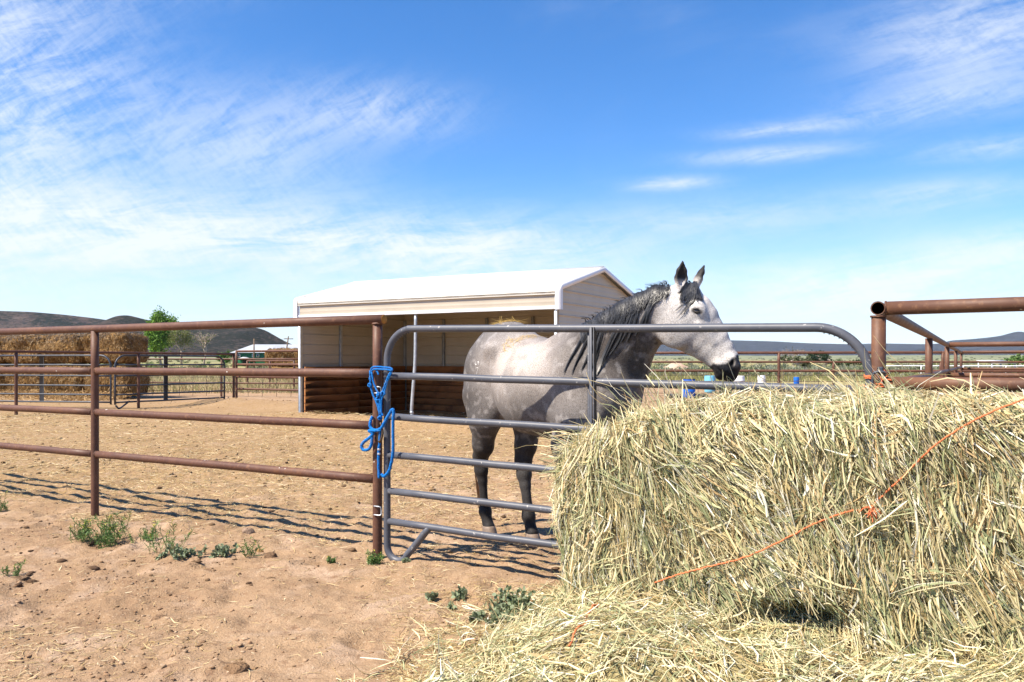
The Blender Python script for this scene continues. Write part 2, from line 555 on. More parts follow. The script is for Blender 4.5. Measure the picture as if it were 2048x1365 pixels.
# ------------------------------------------------------------------ ground
PRINTS = np.stack([RNG.uniform(-4.5, 1.4, 190), RNG.uniform(2.9, 9.5, 190), RNG.uniform(0, 6.28, 190), RNG.uniform(0.5, 1.0, 190)], 1)
def gh(x, y):
    """height of the ground"""
    x = np.asarray(x, float); y = np.asarray(y, float)
    d = np.hypot(x, y)
    near = np.exp(-(d / 26.0) ** 2)
    z = (fbm2(x * 1.6, y * 1.6, 4, 3) - 0.5) * 0.036 * (0.25 + 0.75 * near)
    z = z + (fbm2(x * 7.5, y * 7.5, 3, 21) - 0.5) * 0.028 * near
    z = z + (fbm2(x * 16, y * 16, 2, 27) - 0.5) * 0.022 * near
    z = z + np.maximum(noise2(x * 5.1, y * 5.1, 33) - 0.62, 0) * 0.075 * near
    z = z - np.maximum(noise2(x * 3.3 + 9, y * 3.3, 37) - 0.66, 0) * 0.085 * near
    for (hx_, hy_, ha_, hs_) in PRINTS:                       # hoof prints
        dx, dy = x - hx_, y - hy_
        r2 = (dx * dx + dy * dy) / 0.0042
        if np.ndim(r2) == 0 and r2 > 9: continue
        r = np.sqrt(r2) + 0.12 * np.cos(2 * (np.arctan2(dy, dx) - ha_))
        z = z + hs_ * (-0.015 * np.exp(-r ** 4) + 0.007 * np.exp(-((r - 1.35) / 0.35) ** 2)) 
    # low ridge of churned dirt along the shelter and the far gates
    q = x * V_[0] + y * V_[1]
    p = x * U[0] + y * U[1]
    rid = np.exp(-((q - 13.1) / 0.55) ** 2) * sstep(-15.0, -13.0, p) * sstep(-5.5, -8.5, p)
    rid = rid + np.exp(-((q - 17.0) / 0.8) ** 2) * sstep(-21.5, -20.0, p) * sstep(-14.0, -16.0, p)
    z = z + rid * (0.10 + 0.14 * fbm2(x * 2.6, y * 2.6, 3, 8))
    # the plain climbs slowly towards the hills
    z = z + np.maximum(d - 130, 0) * 0.0085 * sstep(130, 500, d) - np.maximum(d - 2600, 0) * 0.0075
    z = z + (fbm2(x * 0.011, y * 0.011, 3, 5) - 0.5) * 3.0 * sstep(150, 700, d)
    return z
def axis_coords(lo, hi, step, out, grow):
    c = list(np.arange(lo, hi + step * 0.5, step)); s = step
    a = hi
    while a < out:
        s *= grow; a += s; c.append(a)
    s = step; a = lo
    while a > -out:
        s *= grow; a -= s; c.insert(0, a)
    return np.array(c)
gx = axis_coords(-4.6, 2.2, 0.022, 12000, 1.06)
gy = axis_coords(2.6, 9.5, 0.022, 12000, 1.06)
GX, GY = np.meshgrid(gx, gy, indexing='ij')
GZ = gh(GX, GY)
nx_, ny_ = GX.shape
i_ = np.arange(nx_ - 1)[:, None] * ny_ + np.arange(ny_ - 1)[None]
Qg = np.stack([i_, i_ + ny_, i_ + ny_ + 1, i_ + 1], -1).reshape(-1, 4)
g = NT('dirt_ground')
pos = g.tc.outputs['Object']
base = g.mix(g.ramp(g.noise(0.55, 5, 0.6), 0.35, 0.68), (0.352, 0.236, 0.142), (0.285, 0.182, 0.104))
base = g.mix(g.ramp(g.noise(2.3, 5, 0.62, 0.4), 0.48, 0.74), base, (0.415, 0.295, 0.205))
base = g.mix(g.ramp(g.noise(13, 5, 0.65), 0.50, 0.74), base, (0.218, 0.130, 0.076))
base = g.mix(g.ramp(g.noise(75, 3, 0.6), 0.58, 0.72), base, (0.454, 0.344, 0.235))
base = g.mix(g.ramp(g.noise(160, 2, 0.6), 0.62, 0.74), base, (0.168, 0.097, 0.055))
# trodden straw in the pen
sx = g.n('ShaderNodeSeparateXYZ'); g.l(pos, sx.inputs[0])
qd = g.math('ADD', g.math('MULTIPLY', sx.outputs[0], float(V_[0])), g.math('MULTIPLY', sx.outputs[1], float(V_[1])))
pd = g.math('ADD', g.math('MULTIPLY', sx.outputs[0], float(U[0])), g.math('MULTIPLY', sx.outputs[1], float(U[1])))
inpen = g.math('MULTIPLY', g.ramp(g.math('ADD', qd, g.math('MULTIPLY', g.noise(0.8, 4), 1.6)), 4.4, 5.6), g.ramp(qd, 19.5, 16.0))
strawy = g.math('MULTIPLY', g.math('MULTIPLY', inpen, g.ramp(g.math('ADD', pd, g.math('MULTIPLY', g.noise(0.45, 4), 5.0)), -0.4, -5.2)), g.ramp(g.noise(20, 5, 0.75), 0.36, 0.62))
base = g.mix(strawy, base, g.mix(g.ramp(g.noise(48, 4, 0.7), 0.4, 0.66), (0.320, 0.215, 0.100), (0.205, 0.128, 0.062)))
far = g.n('ShaderNodeVectorMath', operation='LENGTH'); g.l(pos, far.inputs[0])
dist = far.outputs['Value']
# dry grass and sage beyond the pens
grass = g.mix(g.ramp(g.noise(0.16, 5, 0.65), 0.38, 0.66), (0.30, 0.27, 0.11), (0.17, 0.20, 0.07))
grass = g.mix(g.ramp(g.noise(0.035, 4, 0.6), 0.42, 0.64), grass, (0.36, 0.27, 0.15))
grass = g.mix(g.ramp(g.noise(1.1, 4, 0.7), 0.46, 0.7), grass, (0.10, 0.115, 0.05))
edge = g.math('ADD', dist, g.math('MULTIPLY', g.noise(0.09, 4), 30.0))
base = g.mix(g.ramp(edge, 55, 78), base, grass)
sagec = g.mix(g.ramp(g.noise(0.02, 6, 0.75), 0.40, 0.62), (0.235, 0.245, 0.15), (0.12, 0.14, 0.085))
base = g.mix(g.ramp(dist, 240, 600), base, sagec)
g.color(base)
h1 = g.math('ADD', g.noise(28, 6, 0.68), g.math('MULTIPLY', g.noise(110, 4, 0.6), 0.5))
g.bump(h1, 0.75, 0.022)
DIRT = g.set(0.95, 0.08)
gobj = obj('ground', np.stack([GX, GY, GZ], -1).reshape(-1, 3), Qg, DIRT)
gobj['kind'] = 'structure'

# ------------------------------------------------------------------ hills
def ridge(name, pts, depth, thick, mat, base_py, rough=1.0, seed=0, rows=26, step=6.0):
    """a hill whose skyline passes through the picture points pts, as terrain that falls towards and away from us"""
    pts = np.array(pts, float)
    n = int((pts[-1, 0] - pts[0, 0]) / step)
    xs = np.linspace(pts[0, 0], pts[-1, 0], n)
    # smooth interpolation of the skyline
    ys = np.interp(xs, pts[:, 0], pts[:, 1])
    k = np.ones(5) / 5
    ys = np.convolve(np.pad(ys, 2, mode='edge'), k, 'valid')
    X = (xs - CXP) / FPX * depth
    H = EYE - (ys - HZ) / FPX * depth
    B = EYE - (base_py - HZ) / FPX * depth
    v = np.linspace(0, 1, rows)
    prof_f = np.clip(v, 0, 1)
    V = []
    for j in range(2 * rows - 1):
        t = (j / (rows - 1)) - 1.0                      # -1 front foot .. 0 ridge .. 1 back foot
        a = 1 - abs(t)
        f = a ** 1.15 if t < 0 else a
        Y = depth + t * thick + (fbm2(X / thick * 2.2, np.full_like(X, t * 1.4), 3, seed) - 0.5) * thick * 0.35 * (1 - a * 0.8)
        gul = (fbm2(X / thick * 7.0 + 31, np.full_like(X, t * 2.2 + 4), 4, seed + 7) - 0.5)
        Z = B + (H - B) * np.clip(f + gul * 0.45 * rough * a * (1 - a) * 2.2, 0, 1.0 if j == rows - 1 else 0.995)
        if j == 0 or j == 2 * rows - 2:
            Z = Z - 40
        V.append(np.stack([X, Y, Z], -1))
    V = np.array(V); m = 2 * rows - 1
    i = np.arange(m - 1)[:, None] * n + np.arange(n - 1)[None]
    Q = np.stack([i, i + 1, i + n + 1, i + n], -1).reshape(-1, 4)
    o = obj(name, V.reshape(-1, 3), Q, mat)
    o['kind'] = 'structure'
    return o, V
def hill_mat(name, rock, soil, bush, bsc):
    g = NT(name)
    c = g.mix(g.ramp(g.noise(0.012, 6, 0.65), 0.35, 0.65), rock, soil)
    c = g.mix(g.ramp(g.noise(0.03, 5, 0.7, stretch=(0.3, 0.3, 3.0)), 0.5, 0.7), c, tuple(x * 1.25 for x in soil))
    b = g.math('ADD', g.math('MULTIPLY', g.noise(bsc, 5, 0.75), 0.75), g.math('MULTIPLY', g.noise(0.008, 3), 0.45))
    c = g.mix(g.ramp(b, 0.50, 0.64), c, bush)
    g.color(c); g.bump(g.noise(0.03, 8, 0.7), 0.9, 12.0)
    return g.set(0.95, 0.05)
MESA = hill_mat('mesa_scrub', (0.060, 0.042, 0.038), (0.082, 0.060, 0.050), (0.010, 0.014, 0.010), 0.085)
KNOLL = hill_mat('knoll_scrub', (0.055, 0.042, 0.036), (0.075, 0.057, 0.047), (0.014, 0.017, 0.012), 0.10)
FARM = hill_mat('far_ridge_haze_blue', (0.022, 0.030, 0.044), (0.032, 0.040, 0.054), (0.012, 0.018, 0.027), 0.02)  # blue of distant haze painted into the rock, soil and scrub colours
ridge('mesa', [(-420, 640), (-250, 622), (-100, 618), (0, 622), (60, 624), (130, 630), (190, 637), (240, 645), (300, 652), (380, 660), (470, 664), (560, 688), (640, 706), (720, 716)], 2100, 420, MESA, 712, 1.0, 3)
ridge('scrub_knoll', [(120, 668), (170, 655), (205, 643), (222, 634), (245, 630), (262, 631.5), (283, 638), (310, 643), (350, 650), (420, 652), (500, 655), (524, 657), (545, 668), (566, 681), (590, 692), (620, 700), (680, 712)], 1500, 300, KNOLL, 713, 0.9, 12)
ridge('far_mountain', [(1130, 700), (1230, 690), (1300, 684), (1380, 682), (1460, 681), (1540, 683), (1620, 687), (1700, 689), (1760, 687), (1840, 689), (1900, 687), (1990, 684), (2100, 686), (2300, 690)], 7200, 1300, FARM, 713, 0.5, 25)
ridge('dark_mountain', [(1840, 700), (1880, 688), (1898, 681), (1925, 680), (1950, 678), (1990, 674), (2012, 670), (2030, 663), (2042, 663), (2060, 667), (2120, 672), (2250, 668), (2400, 680)], 6200, 900, FARM, 713, 0.5, 41)
ridge('low_ridge', [(500, 702), (560, 694), (600, 692), (660, 690), (740, 690), (900, 692), (1000, 694), (1150, 700), (1300, 706)], 5600, 900, FARM, 713, 0.5, 52)
# ------------------------------------------------------------------ pipe fences and gates
PR = 0.0305
def post_mesh(parent, p, top, r=PR, mat=RUST, name='post'):
    z0 = float(gh(p[0], p[1])) - 0.25
    P = pipe_path((p[0], p[1], z0), (p[0], p[1], top), 0.0, 7)
    return MB().tube(P, r, 16).build(name, mat, parent)
def rail_mesh(parent, a, b, r=PR, mat=RUST, name='rail', wob=0.0007, n=16):
    return MB().tube(pipe_path(a, b, wob, 11), r, n).build(name, mat, parent)
def weld(parent, c, r, axis, mat):
    """a lumpy ring of weld"""
    ax = nrm(axis); a = nrm(np.cross(ax, (0.2, 0.5, 0.84))); b = np.cross(ax, a)
    th = np.linspace(0, 2 * math.pi, 22, endpoint=False)
    P = np.asarray(c) + (np.cos(th)[:, None] * a + np.sin(th)[:, None] * b) * r
    P = P + RNG.normal(0, 0.0012, P.shape)
    return MB().tube(P, 0.0045, 6, closed=True).build('weld', mat, parent)

# near fence on the left
fence = thing('pipe_fence', 'rusty brown four-rail pipe fence on the left, ending at the post with the blue halter', 'fence', P1)
RZ = [0.495, 0.835, 1.17]
spots = [0.0, -2.92, -5.9, -8.9]
for s in spots:
    post_mesh(fence, F(s, 0), 1.492)
for i in range(len(spots) - 1):
    b, a = spots[i], spots[i + 1]
    for z in RZ:
        rail_mesh(fence, F(a + PR * 0.85, 0, z), F(b - PR * 0.85, 0, z), 0.0285)
rail_mesh(fence, F(-8.95, 0, 1.512), F(0.052, 0, 1.512), 0.0305)
weld(fence, F(0, 0, 1.484), PR + 0.003, (0, 0, 1), RUST2)
for s in spots[1:3]:
    for z in RZ:
        weld(fence, F(s - PR, 0, z), 0.028, U, RUST); weld(fence, F(s + PR, 0, z), 0.028, U, RUST)
CAPM = simple('fresh_rust', (0.42, 0.19, 0.04), (0.30, 0.12, 0.03), 40, 0.8, 0.15)
MB().lathe(F(0.0535, 0, 1.512), [(0.0295, 0), (0.028, 0.0025), (0.0, 0.003)], 20, U).build('end_cap', CAPM, fence)

# the grey gate
def sag(s):
    return -0.017 * s
gate = thing('metal_gate', 'grey painted six-rail tubular gate between the rusty posts, horse standing behind it', 'gate', F(0.078, 0, 0))
GL, GRt = 0.078, 2.90
def gp(s, z, t=0.0):
    return F(s, t, z + sag(s))
def arc(cs, cz, r, a0, a1, n=9):
    return [gp(cs + r * math.cos(R(a)), cz + r * math.sin(R(a))) for a in np.linspace(a0, a1, n)]
GRAD = 0.0222
# main hoop: brace end -> bottom loop -> left upright -> top rail -> right upright
rc = 0.20
hoop = [gp(0.405, 0.238), gp(0.30, 0.115), gp(0.235, 0.045)]
hoop += arc(0.165, 0.085, 0.085, -45, -180, 9)
hoop += [gp(0.078, 0.16), gp(0.078, 0.3), gp(0.078, 0.6), gp(0.078, 0.9), gp(0.078, 1.15)]
hoop += arc(0.078 + rc, 1.452 - rc, rc, 180, 90, 10)
hoop += [gp(0.078 + rc + 0.3, 1.452), gp(1.0, 1.452), gp(1.6, 1.450), gp(2.2, 1.451)]
hoop += [gp(2.60, 1.451)]
hoop += arc(2.9 - 0.24, 1.451 - 0.24, 0.24, 88, 0, 10)
hoop += [gp(2.9, 1.0), gp(2.9, 0.7), gp(2.9, 0.3), gp(2.9, 0.08)]
MB().tube(spline(hoop, 4), GRAD, 16).build('hoop_frame', GATE, gate)
for z in (1.158, 0.898, 0.658, 0.430, 0.238):
    P = [gp(s, z + RNG.normal(0, 0.0012)) for s in np.linspace(GL + GRAD * 0.7, 2.9 - GRAD * 0.7, 12)]
    MB().tube(P, GRAD * 0.98, 16).build('rail', GATE, gate)
# flattened channel that ties the rails together
for s in (1.50,):
    m = MB()
    m.box(gp(s, 0.845, 0.026), U * 0.007, V_ * 0.0045, (0, 0, 0.612), 0.0015)
    m.box(gp(s + 0.016, 0.845, 0.012), U * 0.0025, V_ * 0.018, (0, 0, 0.612), 0.001)
    m.box(gp(s - 0.010, 0.845, 0.012), U * 0.0025, V_ * 0.014, (0, 0, 0.612), 0.001)
    m.box(gp(s - 0.022, 0.845, -0.002), U * 0.012, V_ * 0.003, (0, 0, 0.610), 0.001)
    m.build('stay', GATE, gate, smooth=False)
# crimps inside the bends
m = MB()
for a in np.linspace(100, 172, 12):
    c = gp(0.078 + rc + (rc - 0.019) * math.cos(R(a)), 1.452 - rc + (rc - 0.019) * math.sin(R(a)))
    ax = U * -math.sin(R(a)) + np.array([0, 0, math.cos(R(a))])
    m.lathe(c - ax * 0.003, [(0.006, 0), (0.0095, 0.003), (0.006, 0.006)], 8, ax)
for a in np.linspace(80, 10, 12):
    c = gp(2.66 + 0.222 * math.cos(R(a)), 1.211 + 0.222 * math.sin(R(a)))
    ax = U * -math.sin(R(a)) + np.array([0, 0, math.cos(R(a))])
    m.lathe(c - ax * 0.003, [(0.006, 0), (0.0105, 0.003), (0.006, 0.006)], 8, ax)
m.build('bend_crimps', GATE, gate, kind='stuff')
# hinges: bent straps round the post
for z in (0.33, 1.085):
    m = MB()
    z2 = z - 0.055 if z < 1 else z - 0.04
    m.tube(spline([F(0.0, 0.034, z), F(0.03, 0.036, z), F(0.047, 0.03, z - 0.004), F(0.05, 0.024, z - 0.02), F(0.05, 0.024, z2 + 0.01), F(0.045, 0.03, z2), F(0.02, 0.036, z2), F(0.0, 0.034, z2)], 5), 0.0042, 8)
    m.build('hinge_strap', GALV, gate)

# right-hand pen: corner post with an open pipe end
S3 = 2.936
CP = F(S3, 0)
pen = thing('corner_pipe_pen', 'rusty pipe pen at the right with an open pipe end on its corner post', 'fence', CP)
post_mesh(pen, CP, 1.455, 0.0315, RUST2)
SV = nrm(np.array([0.49, 0.872, 0]))                 # the side of the pen runs away from us
top = np.array([0, 0, 1.487])
# top side rail, hollow at our end
def hollow_pipe(a, b, r, th, n=20, segs=9):
    a, b = np.asarray(a, float), np.asarray(b, float)
    P = pipe_path(a, b, 0.0, segs)
    V1, Q1, _ = tube(P, r, n, False)
    V2, Q2, _ = tube(P[:3], r - th, n, False)
    V2[:n] = V2[:n]
    m = MB(); m.add(V1, Q1)
    m.add(V2, Q2[:, ::-1])
    ring = [(j, (j + 1) % n, len(V1) + (j + 1) % n, len(V1) + j) for j in range(n)]
    mm = MB(); mm.add(np.concatenate([V1, V2]), np.concatenate([Q1, Q2[:, ::-1] + len(V1), np.array(ring)]))
    # plug deep inside
    mm.add(np.concatenate([P[2:3] - 0, V2[2 * n:3 * n] + 0]), None, [(0, 1 + j, 1 + (j + 1) % n) for j in range(n)])
    return mm
hollow_pipe(CP + top - SV * 0.036, CP + top + SV * 9.1, 0.0315, 0.0045, segs=25).build('side_rail', RUST2, pen)
hollow_pipe(CP + top + SV * 9.1, CP + top + SV * 21.0, 0.0315, 0.0045, segs=25).build('side_rail', RUST2, pen)
weld(pen, CP + np.array([0, 0, 1.450]), 0.0335, (0, 0, 1), RUST2)
weld(pen, CP + top + U * 0.031, 0.030, U, RUST2)
sp = [4.32, 9.1, 13.9, 19.2]
for k in sp:
    post_mesh(pen, CP + SV * k, 1.458, 0.0315, RUST2)
for k0, k1 in zip([0] + sp[:-1], sp):
    for z in (1.12, 0.78, 0.44):
        rail_mesh(pen, CP + SV * (k0 + 0.03) + (0, 0, z), CP + SV * (k1 - 0.03) + (0, 0, z), 0.028, RUST2)
# front rails to the right
rail_mesh(pen, CP + top + U * 0.03, CP + top + U * 5.0, 0.0312, RUST2)
for z in (1.143, 0.80, 0.46):
    rail_mesh(pen, CP + U * 0.03 + (0, 0, z), CP + U * 5.0 + (0, 0, z), 0.0308, RUST2)
post_mesh(pen, CP + U * 3.0, 1.455, 0.0315, RUST2)
# cross fence of the next pen, and the one behind it
for k, zs in ((9.1, (1.49, 1.06, 0.72)), (19.2, (1.49, 1.08, 0.75))):
    b0 = CP + SV * k
    for z in zs:
        rail_mesh(pen, b0 + U * 0.03 + (0, 0, z), b0 + U * 9 + (0, 0, z), 0.034, RUST2)
    for q in (3.1, 6.2):
        post_mesh(pen, b0 + U * q, 1.46, 0.0315, RUST2)

# chain latch and orange twine that tie the gate to the corner post
latch = thing('gate_latch', 'bent dark steel latch hook on the corner post above the hay', 'latch', F(2.93, 0.03, 1.17))
MB().tube(spline([F(2.985, 0.05, 1.193), F(2.945, 0.055, 1.197), F(2.925, 0.055, 1.192), F(2.917, 0.055, 1.175), F(2.917, 0.055, 1.12), F(2.918, 0.054, 1.06)], 6), 0.0062, 8).build('hook', DARKGATE, latch)
MB().box(F(2.947, 0.042, 1.205), U * 0.012, V_ * 0.008, (0, 0, 0.014), 0.002).build('pin', DARKGATE, latch)
TWINE = simple('orange_twine', (0.74, 0.21, 0.085), (0.60, 0.15, 0.06), 60, 0.7, 0.2, bump=0.6, bscale=260)
ty = thing('gate_tie', 'orange baling twine wound round the gate end and the corner post', 'twine', F(2.9, 0.03, 1.15))
def loop_twine(cs, cz, rs, rt, turns, pitch, r=0.0026, seed=0):
    rg = np.random.default_rng(seed)
    th = np.linspace(0, 2 * math.pi * turns, int(22 * turns))
    P = [F(cs + rs * math.cos(a), rt * math.sin(a), cz + pitch * a / (2 * math.pi)) + rg.normal(0, 0.0014, 3) for a in th]
    return MB().tube(P, r, 6)
loop_twine(2.9, 1.214 + sag(2.9), 0.0255, 0.0255, 4, 0.0042).build('winding', TWINE, ty)
loop_twine(2.925, 1.115, 0.062, 0.046, 2.3, 0.012, 0.003, 4).build('winding', TWINE, ty)
m = MB()
for k in range(9):
    a = F(2.955, 0.05, 1.16)
    d = nrm(RNG.normal(0, 1, 3) + np.array([0.2, -0.9, -0.3]))
    m.tube(spline([a, a + d * 0.03 + RNG.normal(0, 0.008, 3), a + d * 0.06 + np.array([0, 0, -0.02]) + RNG.normal(0, 0.014, 3)], 4), 0.0022, 5)
m.build('frayed_ends', TWINE, ty)

# blue rope halter hanging on the gate post
g = NT('blue_rope')
br = g.n('ShaderNodeTexVoronoi'); br.inputs['Scale'].default_value = 210; g.l(g.tc.outputs['Object'], br.inputs['Vector'])
c = g.mix(g.ramp(br.outputs['Distance'], 0.1, 0.6), (0.016, 0.25, 0.66), (0.008, 0.13, 0.44))
c = g.mix(g.math('MULTIPLY', g.ramp(g.noise(18, 5, 0.7), 0.48, 0.75), 0.45), c, (0.22, 0.26, 0.30))
g.color(c); g.bump(br.outputs['Distance'], 0.9, -0.004); ROPE = g.set(0.8, 0.12)
halter = thing('rope_halter', 'blue rope halter with lead hung over the gate post', 'halter', F(0, 0.05, 0.75))
def hpx(px, py, t):
    """picture point on the plane t metres in front of the fence line"""
    d = np.array([(px - CXP) / FPX, 1.0, -(py - HZ) / FPX])
    o = np.array([0, 0, EYE])
    n = -V_
    k = np.dot(F(0, t) - o, n) / np.dot(d, n)
    return o + d * k
def rope(pts, r, name, n=6, sides=8):
    P = spline([hpx(*p) for p in pts], n)
    P = P + RNG.normal(0, 0.0006, P.shape)
    return MB().tube(P, r, sides).build(name, ROPE, halter)
rope([(739, 760, .040), (741, 745, .046), (744, 736, .05), (752, 734, .05), (768, 735, .05), (782, 737, .05), (785, 741, .05)], 0.0058, 'crown_rope')
rope([(741, 750, .03), (746, 740, .055), (760, 739, .058), (775, 740, .058), (783, 742, .055)], 0.0058, 'crown_rope')
rope([(752, 741, .05), (755, 745, .055), (757, 750, .056)], 0.0058, 'crown_end')
rope([(740, 742, .04), (741, 758, .045), (741, 772, .047), (746, 790, .047), (753, 806, .047), (758, 822, .046), (761, 836, .046)], 0.0062, 'cheek_rope')
rope([(743, 744, .05), (747, 765, .052), (752, 778, .053), (758, 789, .056)], 0.0060, 'cheek_rope')
rope([(785, 740, .05), (777, 752, .053), (771, 768, .053), (764, 787, .056), (760, 800, .054), (759, 832, .050)], 0.0062, 'cheek_rope')
rope([(783, 746, .05), (774, 765, .05), (768, 788, .052), (763, 801, .052), (763, 833, .05)], 0.0058, 'nose_rope')
rope([(756, 799, .05), (757, 810, .052), (762, 824, .05), (766, 832, .05)], 0.0056, 'nose_rope')
def knot(px, py, t, r=0.012):
    c = hpx(px, py, t); m = MB()
    th = np.linspace(0, 2 * math.pi, 40, endpoint=False)
    for k in range(2):
        a = nrm(RNG.normal(0, 1, 3)); b = nrm(np.cross(a, RNG.normal(0, 1, 3)))
        P = c + r * (np.cos(th)[:, None] * a + np.sin(th)[:, None] * b * 0.8 + 0.35 * np.sin(2 * th)[:, None] * np.cross(a, b))
        m.tube(P, 0.0058, 8, closed=True)
    return m.build('knot', ROPE, halter)
for p in ((740, 771, .05), (757, 789, .058), (766, 787, .058), (755, 799, .052), (760, 836, .055)):
    knot(*p)
# thick lead rope
rope([(745, 833, .04), (741, 843, .05), (741, 855, .053), (750, 861, .06), (762, 857, .064), (770, 843, .062), (778, 829, .060), (784, 820, .058), (787, 824, .058), (786, 850, .056), (786, 900, .054), (783, 925, .052), (777, 944, .052), (768, 953, .052), (762, 948, .052)], 0.0098, 'lead_rope', 8, 10)
rope([(763, 861, .062), (748, 862, .068), (738, 862, .066), (746, 868, .064), (736, 878, .062), (727, 885, .06), (723, 893, .06), (727, 900, .06), (737, 899, .06), (743, 888, .06), (744, 868, .06)], 0.0100, 'lead_rope', 8, 10)
rope([(760, 862, .056), (759, 885, .052), (757, 910, .052), (757, 935, .052), (758, 957, .052)], 0.0085, 'lead_tail', 6, 8)
for py in (899, 908):
    MB().lathe(hpx(758, py, .052), [(0.0095, -0.006), (0.0105, -0.004), (0.0105, 0.004), (0.0095, 0.006)], 14, (0, 0, 1)).build('clamp', GALV, halter)
m = MB()
m.tube(spline([hpx(761, 846, .058), hpx(764, 856, .06), hpx(765, 868, .06), hpx(762, 880, .06), hpx(758, 884, .06)], 5), 0.007, 8)
m.tube(spline([hpx(757, 866, .056), hpx(755, 876, .058), hpx(759, 886, .058), hpx(764, 880, .058)], 5), 0.004, 8)
m.build('snap_hook', simple('old_brass', (0.14, 0.09, 0.05), (0.07, 0.05, 0.03), 60, 0.45, 0.5, 0.6), halter)

# ------------------------------------------------------------------ far fences
def far_fence(name, label, pts, zs, top, gap=3.1, r=0.034, mat=RUST, posts=True, group=None):
    a, b = np.array([*pts[0], 0.0]), np.array([*pts[1], 0.0])
    t = thing(name, label, 'fence', (a + b) / 2, group)
    L = np.linalg.norm(b - a); d = (b - a) / L
    n = max(1, round(L / gap))
    z0 = float(gh(*((a + b)[:2] / 2)))
    if posts:
        for k in range(n + 1):
            p = a + d * (L * k / n)
            post_mesh(t, p, top + z0, r * 1.1, mat)
    for z in zs:
        rail_mesh(t, a + (0, 0, z + z0), b + (0, 0, z + z0), r, mat, n=10)
    return t
K0 = np.array([-8.42, 25.2])
dv = V_[:2]; du = U[:2]
far_fence('side_pipe_fence', 'brown pipe rail fence with dark gates hung along it, far left', (K0 - dv * 9.72, K0), (1.49,), 1.49, 3.24)
far_fence('back_pipe_fence', 'four-rail rusty pipe fence between the dark gate and the shelter', (K0 + du * 0.12, K0 + du * 3.3), (1.475, 1.08, 0.71, 0.345), 1.47, 3.1)
far_fence('rear_pipe_fence', 'low rusty pipe fence crossing behind the dark gates at the left', (np.array([-21.0, 32.6]), np.array([-6.9, 29.0])), (1.36, 0.93, 0.5), 1.36, 3.6, 0.03)
far_fence('field_fence', 'thin rusty fence before the second hay stack, left of the shelter', (np.array([-11.6, 36.5]), np.array([-8.9, 34.0])), (1.30, 0.95), 1.3, 2.0, 0.035)
far_fence('arena_fence', 'tall rusty two-rail pipe fence behind the barrels', (np.array([4.2, 31.0]), np.array([20.5, 28.2])), (1.585, 0.93), 1.585, 5.9, 0.048)
far_fence('pasture_fence', 'lower rusty rail fence beyond the barrels, level with the horse muzzle', (np.array([4.6, 34.5]), np.array([26, 33.5])), (1.25,), 1.25, 4.05, 0.042)
# wire panel in front of the barrels
WIRE = simple('dark_wire', (0.06, 0.045, 0.04), (0.1, 0.07, 0.055), 20, 0.6, 0.3)
wp = thing('wire_panel', 'dark square-mesh wire panel on the rails before the barrels', 'wire panel', (8.5, 30.1, 0))
m = MB()
wa, wb = np.array([4.4, 30.6, 0]), np.array([13.2, 29.1, 0])
for z in (0.12, 0.34, 0.56, 0.78):
    m.tube(pipe_path(wa + (0, 0, z), wb + (0, 0, z), 0.004, 9), 0.011, 4)
m.build('horizontal_wires', WIRE, wp, kind='stuff')
m = MB()
for k in range(16):
    p = wa + (wb - wa) * k / 15
    m.tube([p + (0, 0, 0.03), p + (0, 0, 0.92)], 0.009, 4)
m.build('vertical_wires', WIRE, wp, kind='stuff')
wp2 = thing('wire_panel', 'dark wire mesh strung along the low fence before the far gates', 'wire panel', (-14, 31, 0))
m = MB()
wa, wb = np.array([-20.8, 32.5, 0]), np.array([-7.2, 29.05, 0])
for z in (0.2, 0.7):
    m.tube(pipe_path(wa + (0, 0, z), wb + (0, 0, z), 0.004, 9), 0.008, 4)
m.build('horizontal_wires', WIRE, wp2, kind='stuff')
m = MB()
for k in range(26):
    p = wa + (wb - wa) * k / 25
    m.tube([p + (0, 0, 0.03), p + (0, 0, 0.92)], 0.007, 4)
m.build('vertical_wires', WIRE, wp2, kind='stuff')

# dark gates at the far left
def far_gate(name, label, a, b, lbend, rbend, stays, foot=True):
    a, b = np.array([*a, 0.0]), np.array([*b, 0.0])
    t = thing(name, label, 'gate', a, 'dark tube gates at the far left')
    L = np.linalg.norm(b - a); d = (b - a) / L
    q = lambda s, z: a + d * s + np.array([0, 0, z])
    rr = 0.3
    P = [q(0, 0.12), q(0, 0.6)]
    if lbend: P += [q(0, 1.1)] + [q(rr + rr * math.cos(R(x)), 1.42 - rr + rr * math.sin(R(x))) for x in np.linspace(180, 90, 8)]
    else: P += [q(0, 1.40), q(0.02, 1.42)]
    P += [q(L * 0.5, 1.42)]
    if rbend: P += [q(L - rr + rr * math.cos(R(x)), 1.42 - rr + rr * math.sin(R(x))) for x in np.linspace(90, 0, 8)] + [q(L, 1.0)]
    else: P += [q(L - 0.02, 1.42), q(L, 1.4)]
    P += [q(L, 0.6), q(L, 0.12)]
    MB().tube(P, 0.026, 10).build('hoop_frame', DARKGATE, t)
    for z in (1.17, 0.88, 0.62, 0.38, 0.18):
        MB().tube(pipe_path(q(0.02, z), q(L - 0.02, z), 0.002, 7), 0.023, 8).build('rail', DARKGATE, t)
    for s in stays:
        MB().box(q(s, 0.80), d * 0.065, np.cross(d, (0, 0, 1)) * 0.012, (0, 0, 0.62), 0.003).build('stay', DARKGATE, t, smooth=False)
    if foot:
        MB().tube(spline([q(0.02, 0.1), q(0.12, 0.02), q(0.3, 0.12), q(0.42, 0.2)], 4), 0.024, 8).build('foot_brace', DARKGATE, t)
gA = K0 - dv * 3.85 - du * 0.12
gB = K0 - dv * 0.25 - du * 0.12
far_gate('tube_gate', 'dark tube gate with both top corners rounded, left of the shelter', gA, gB, True, True, [1.55])
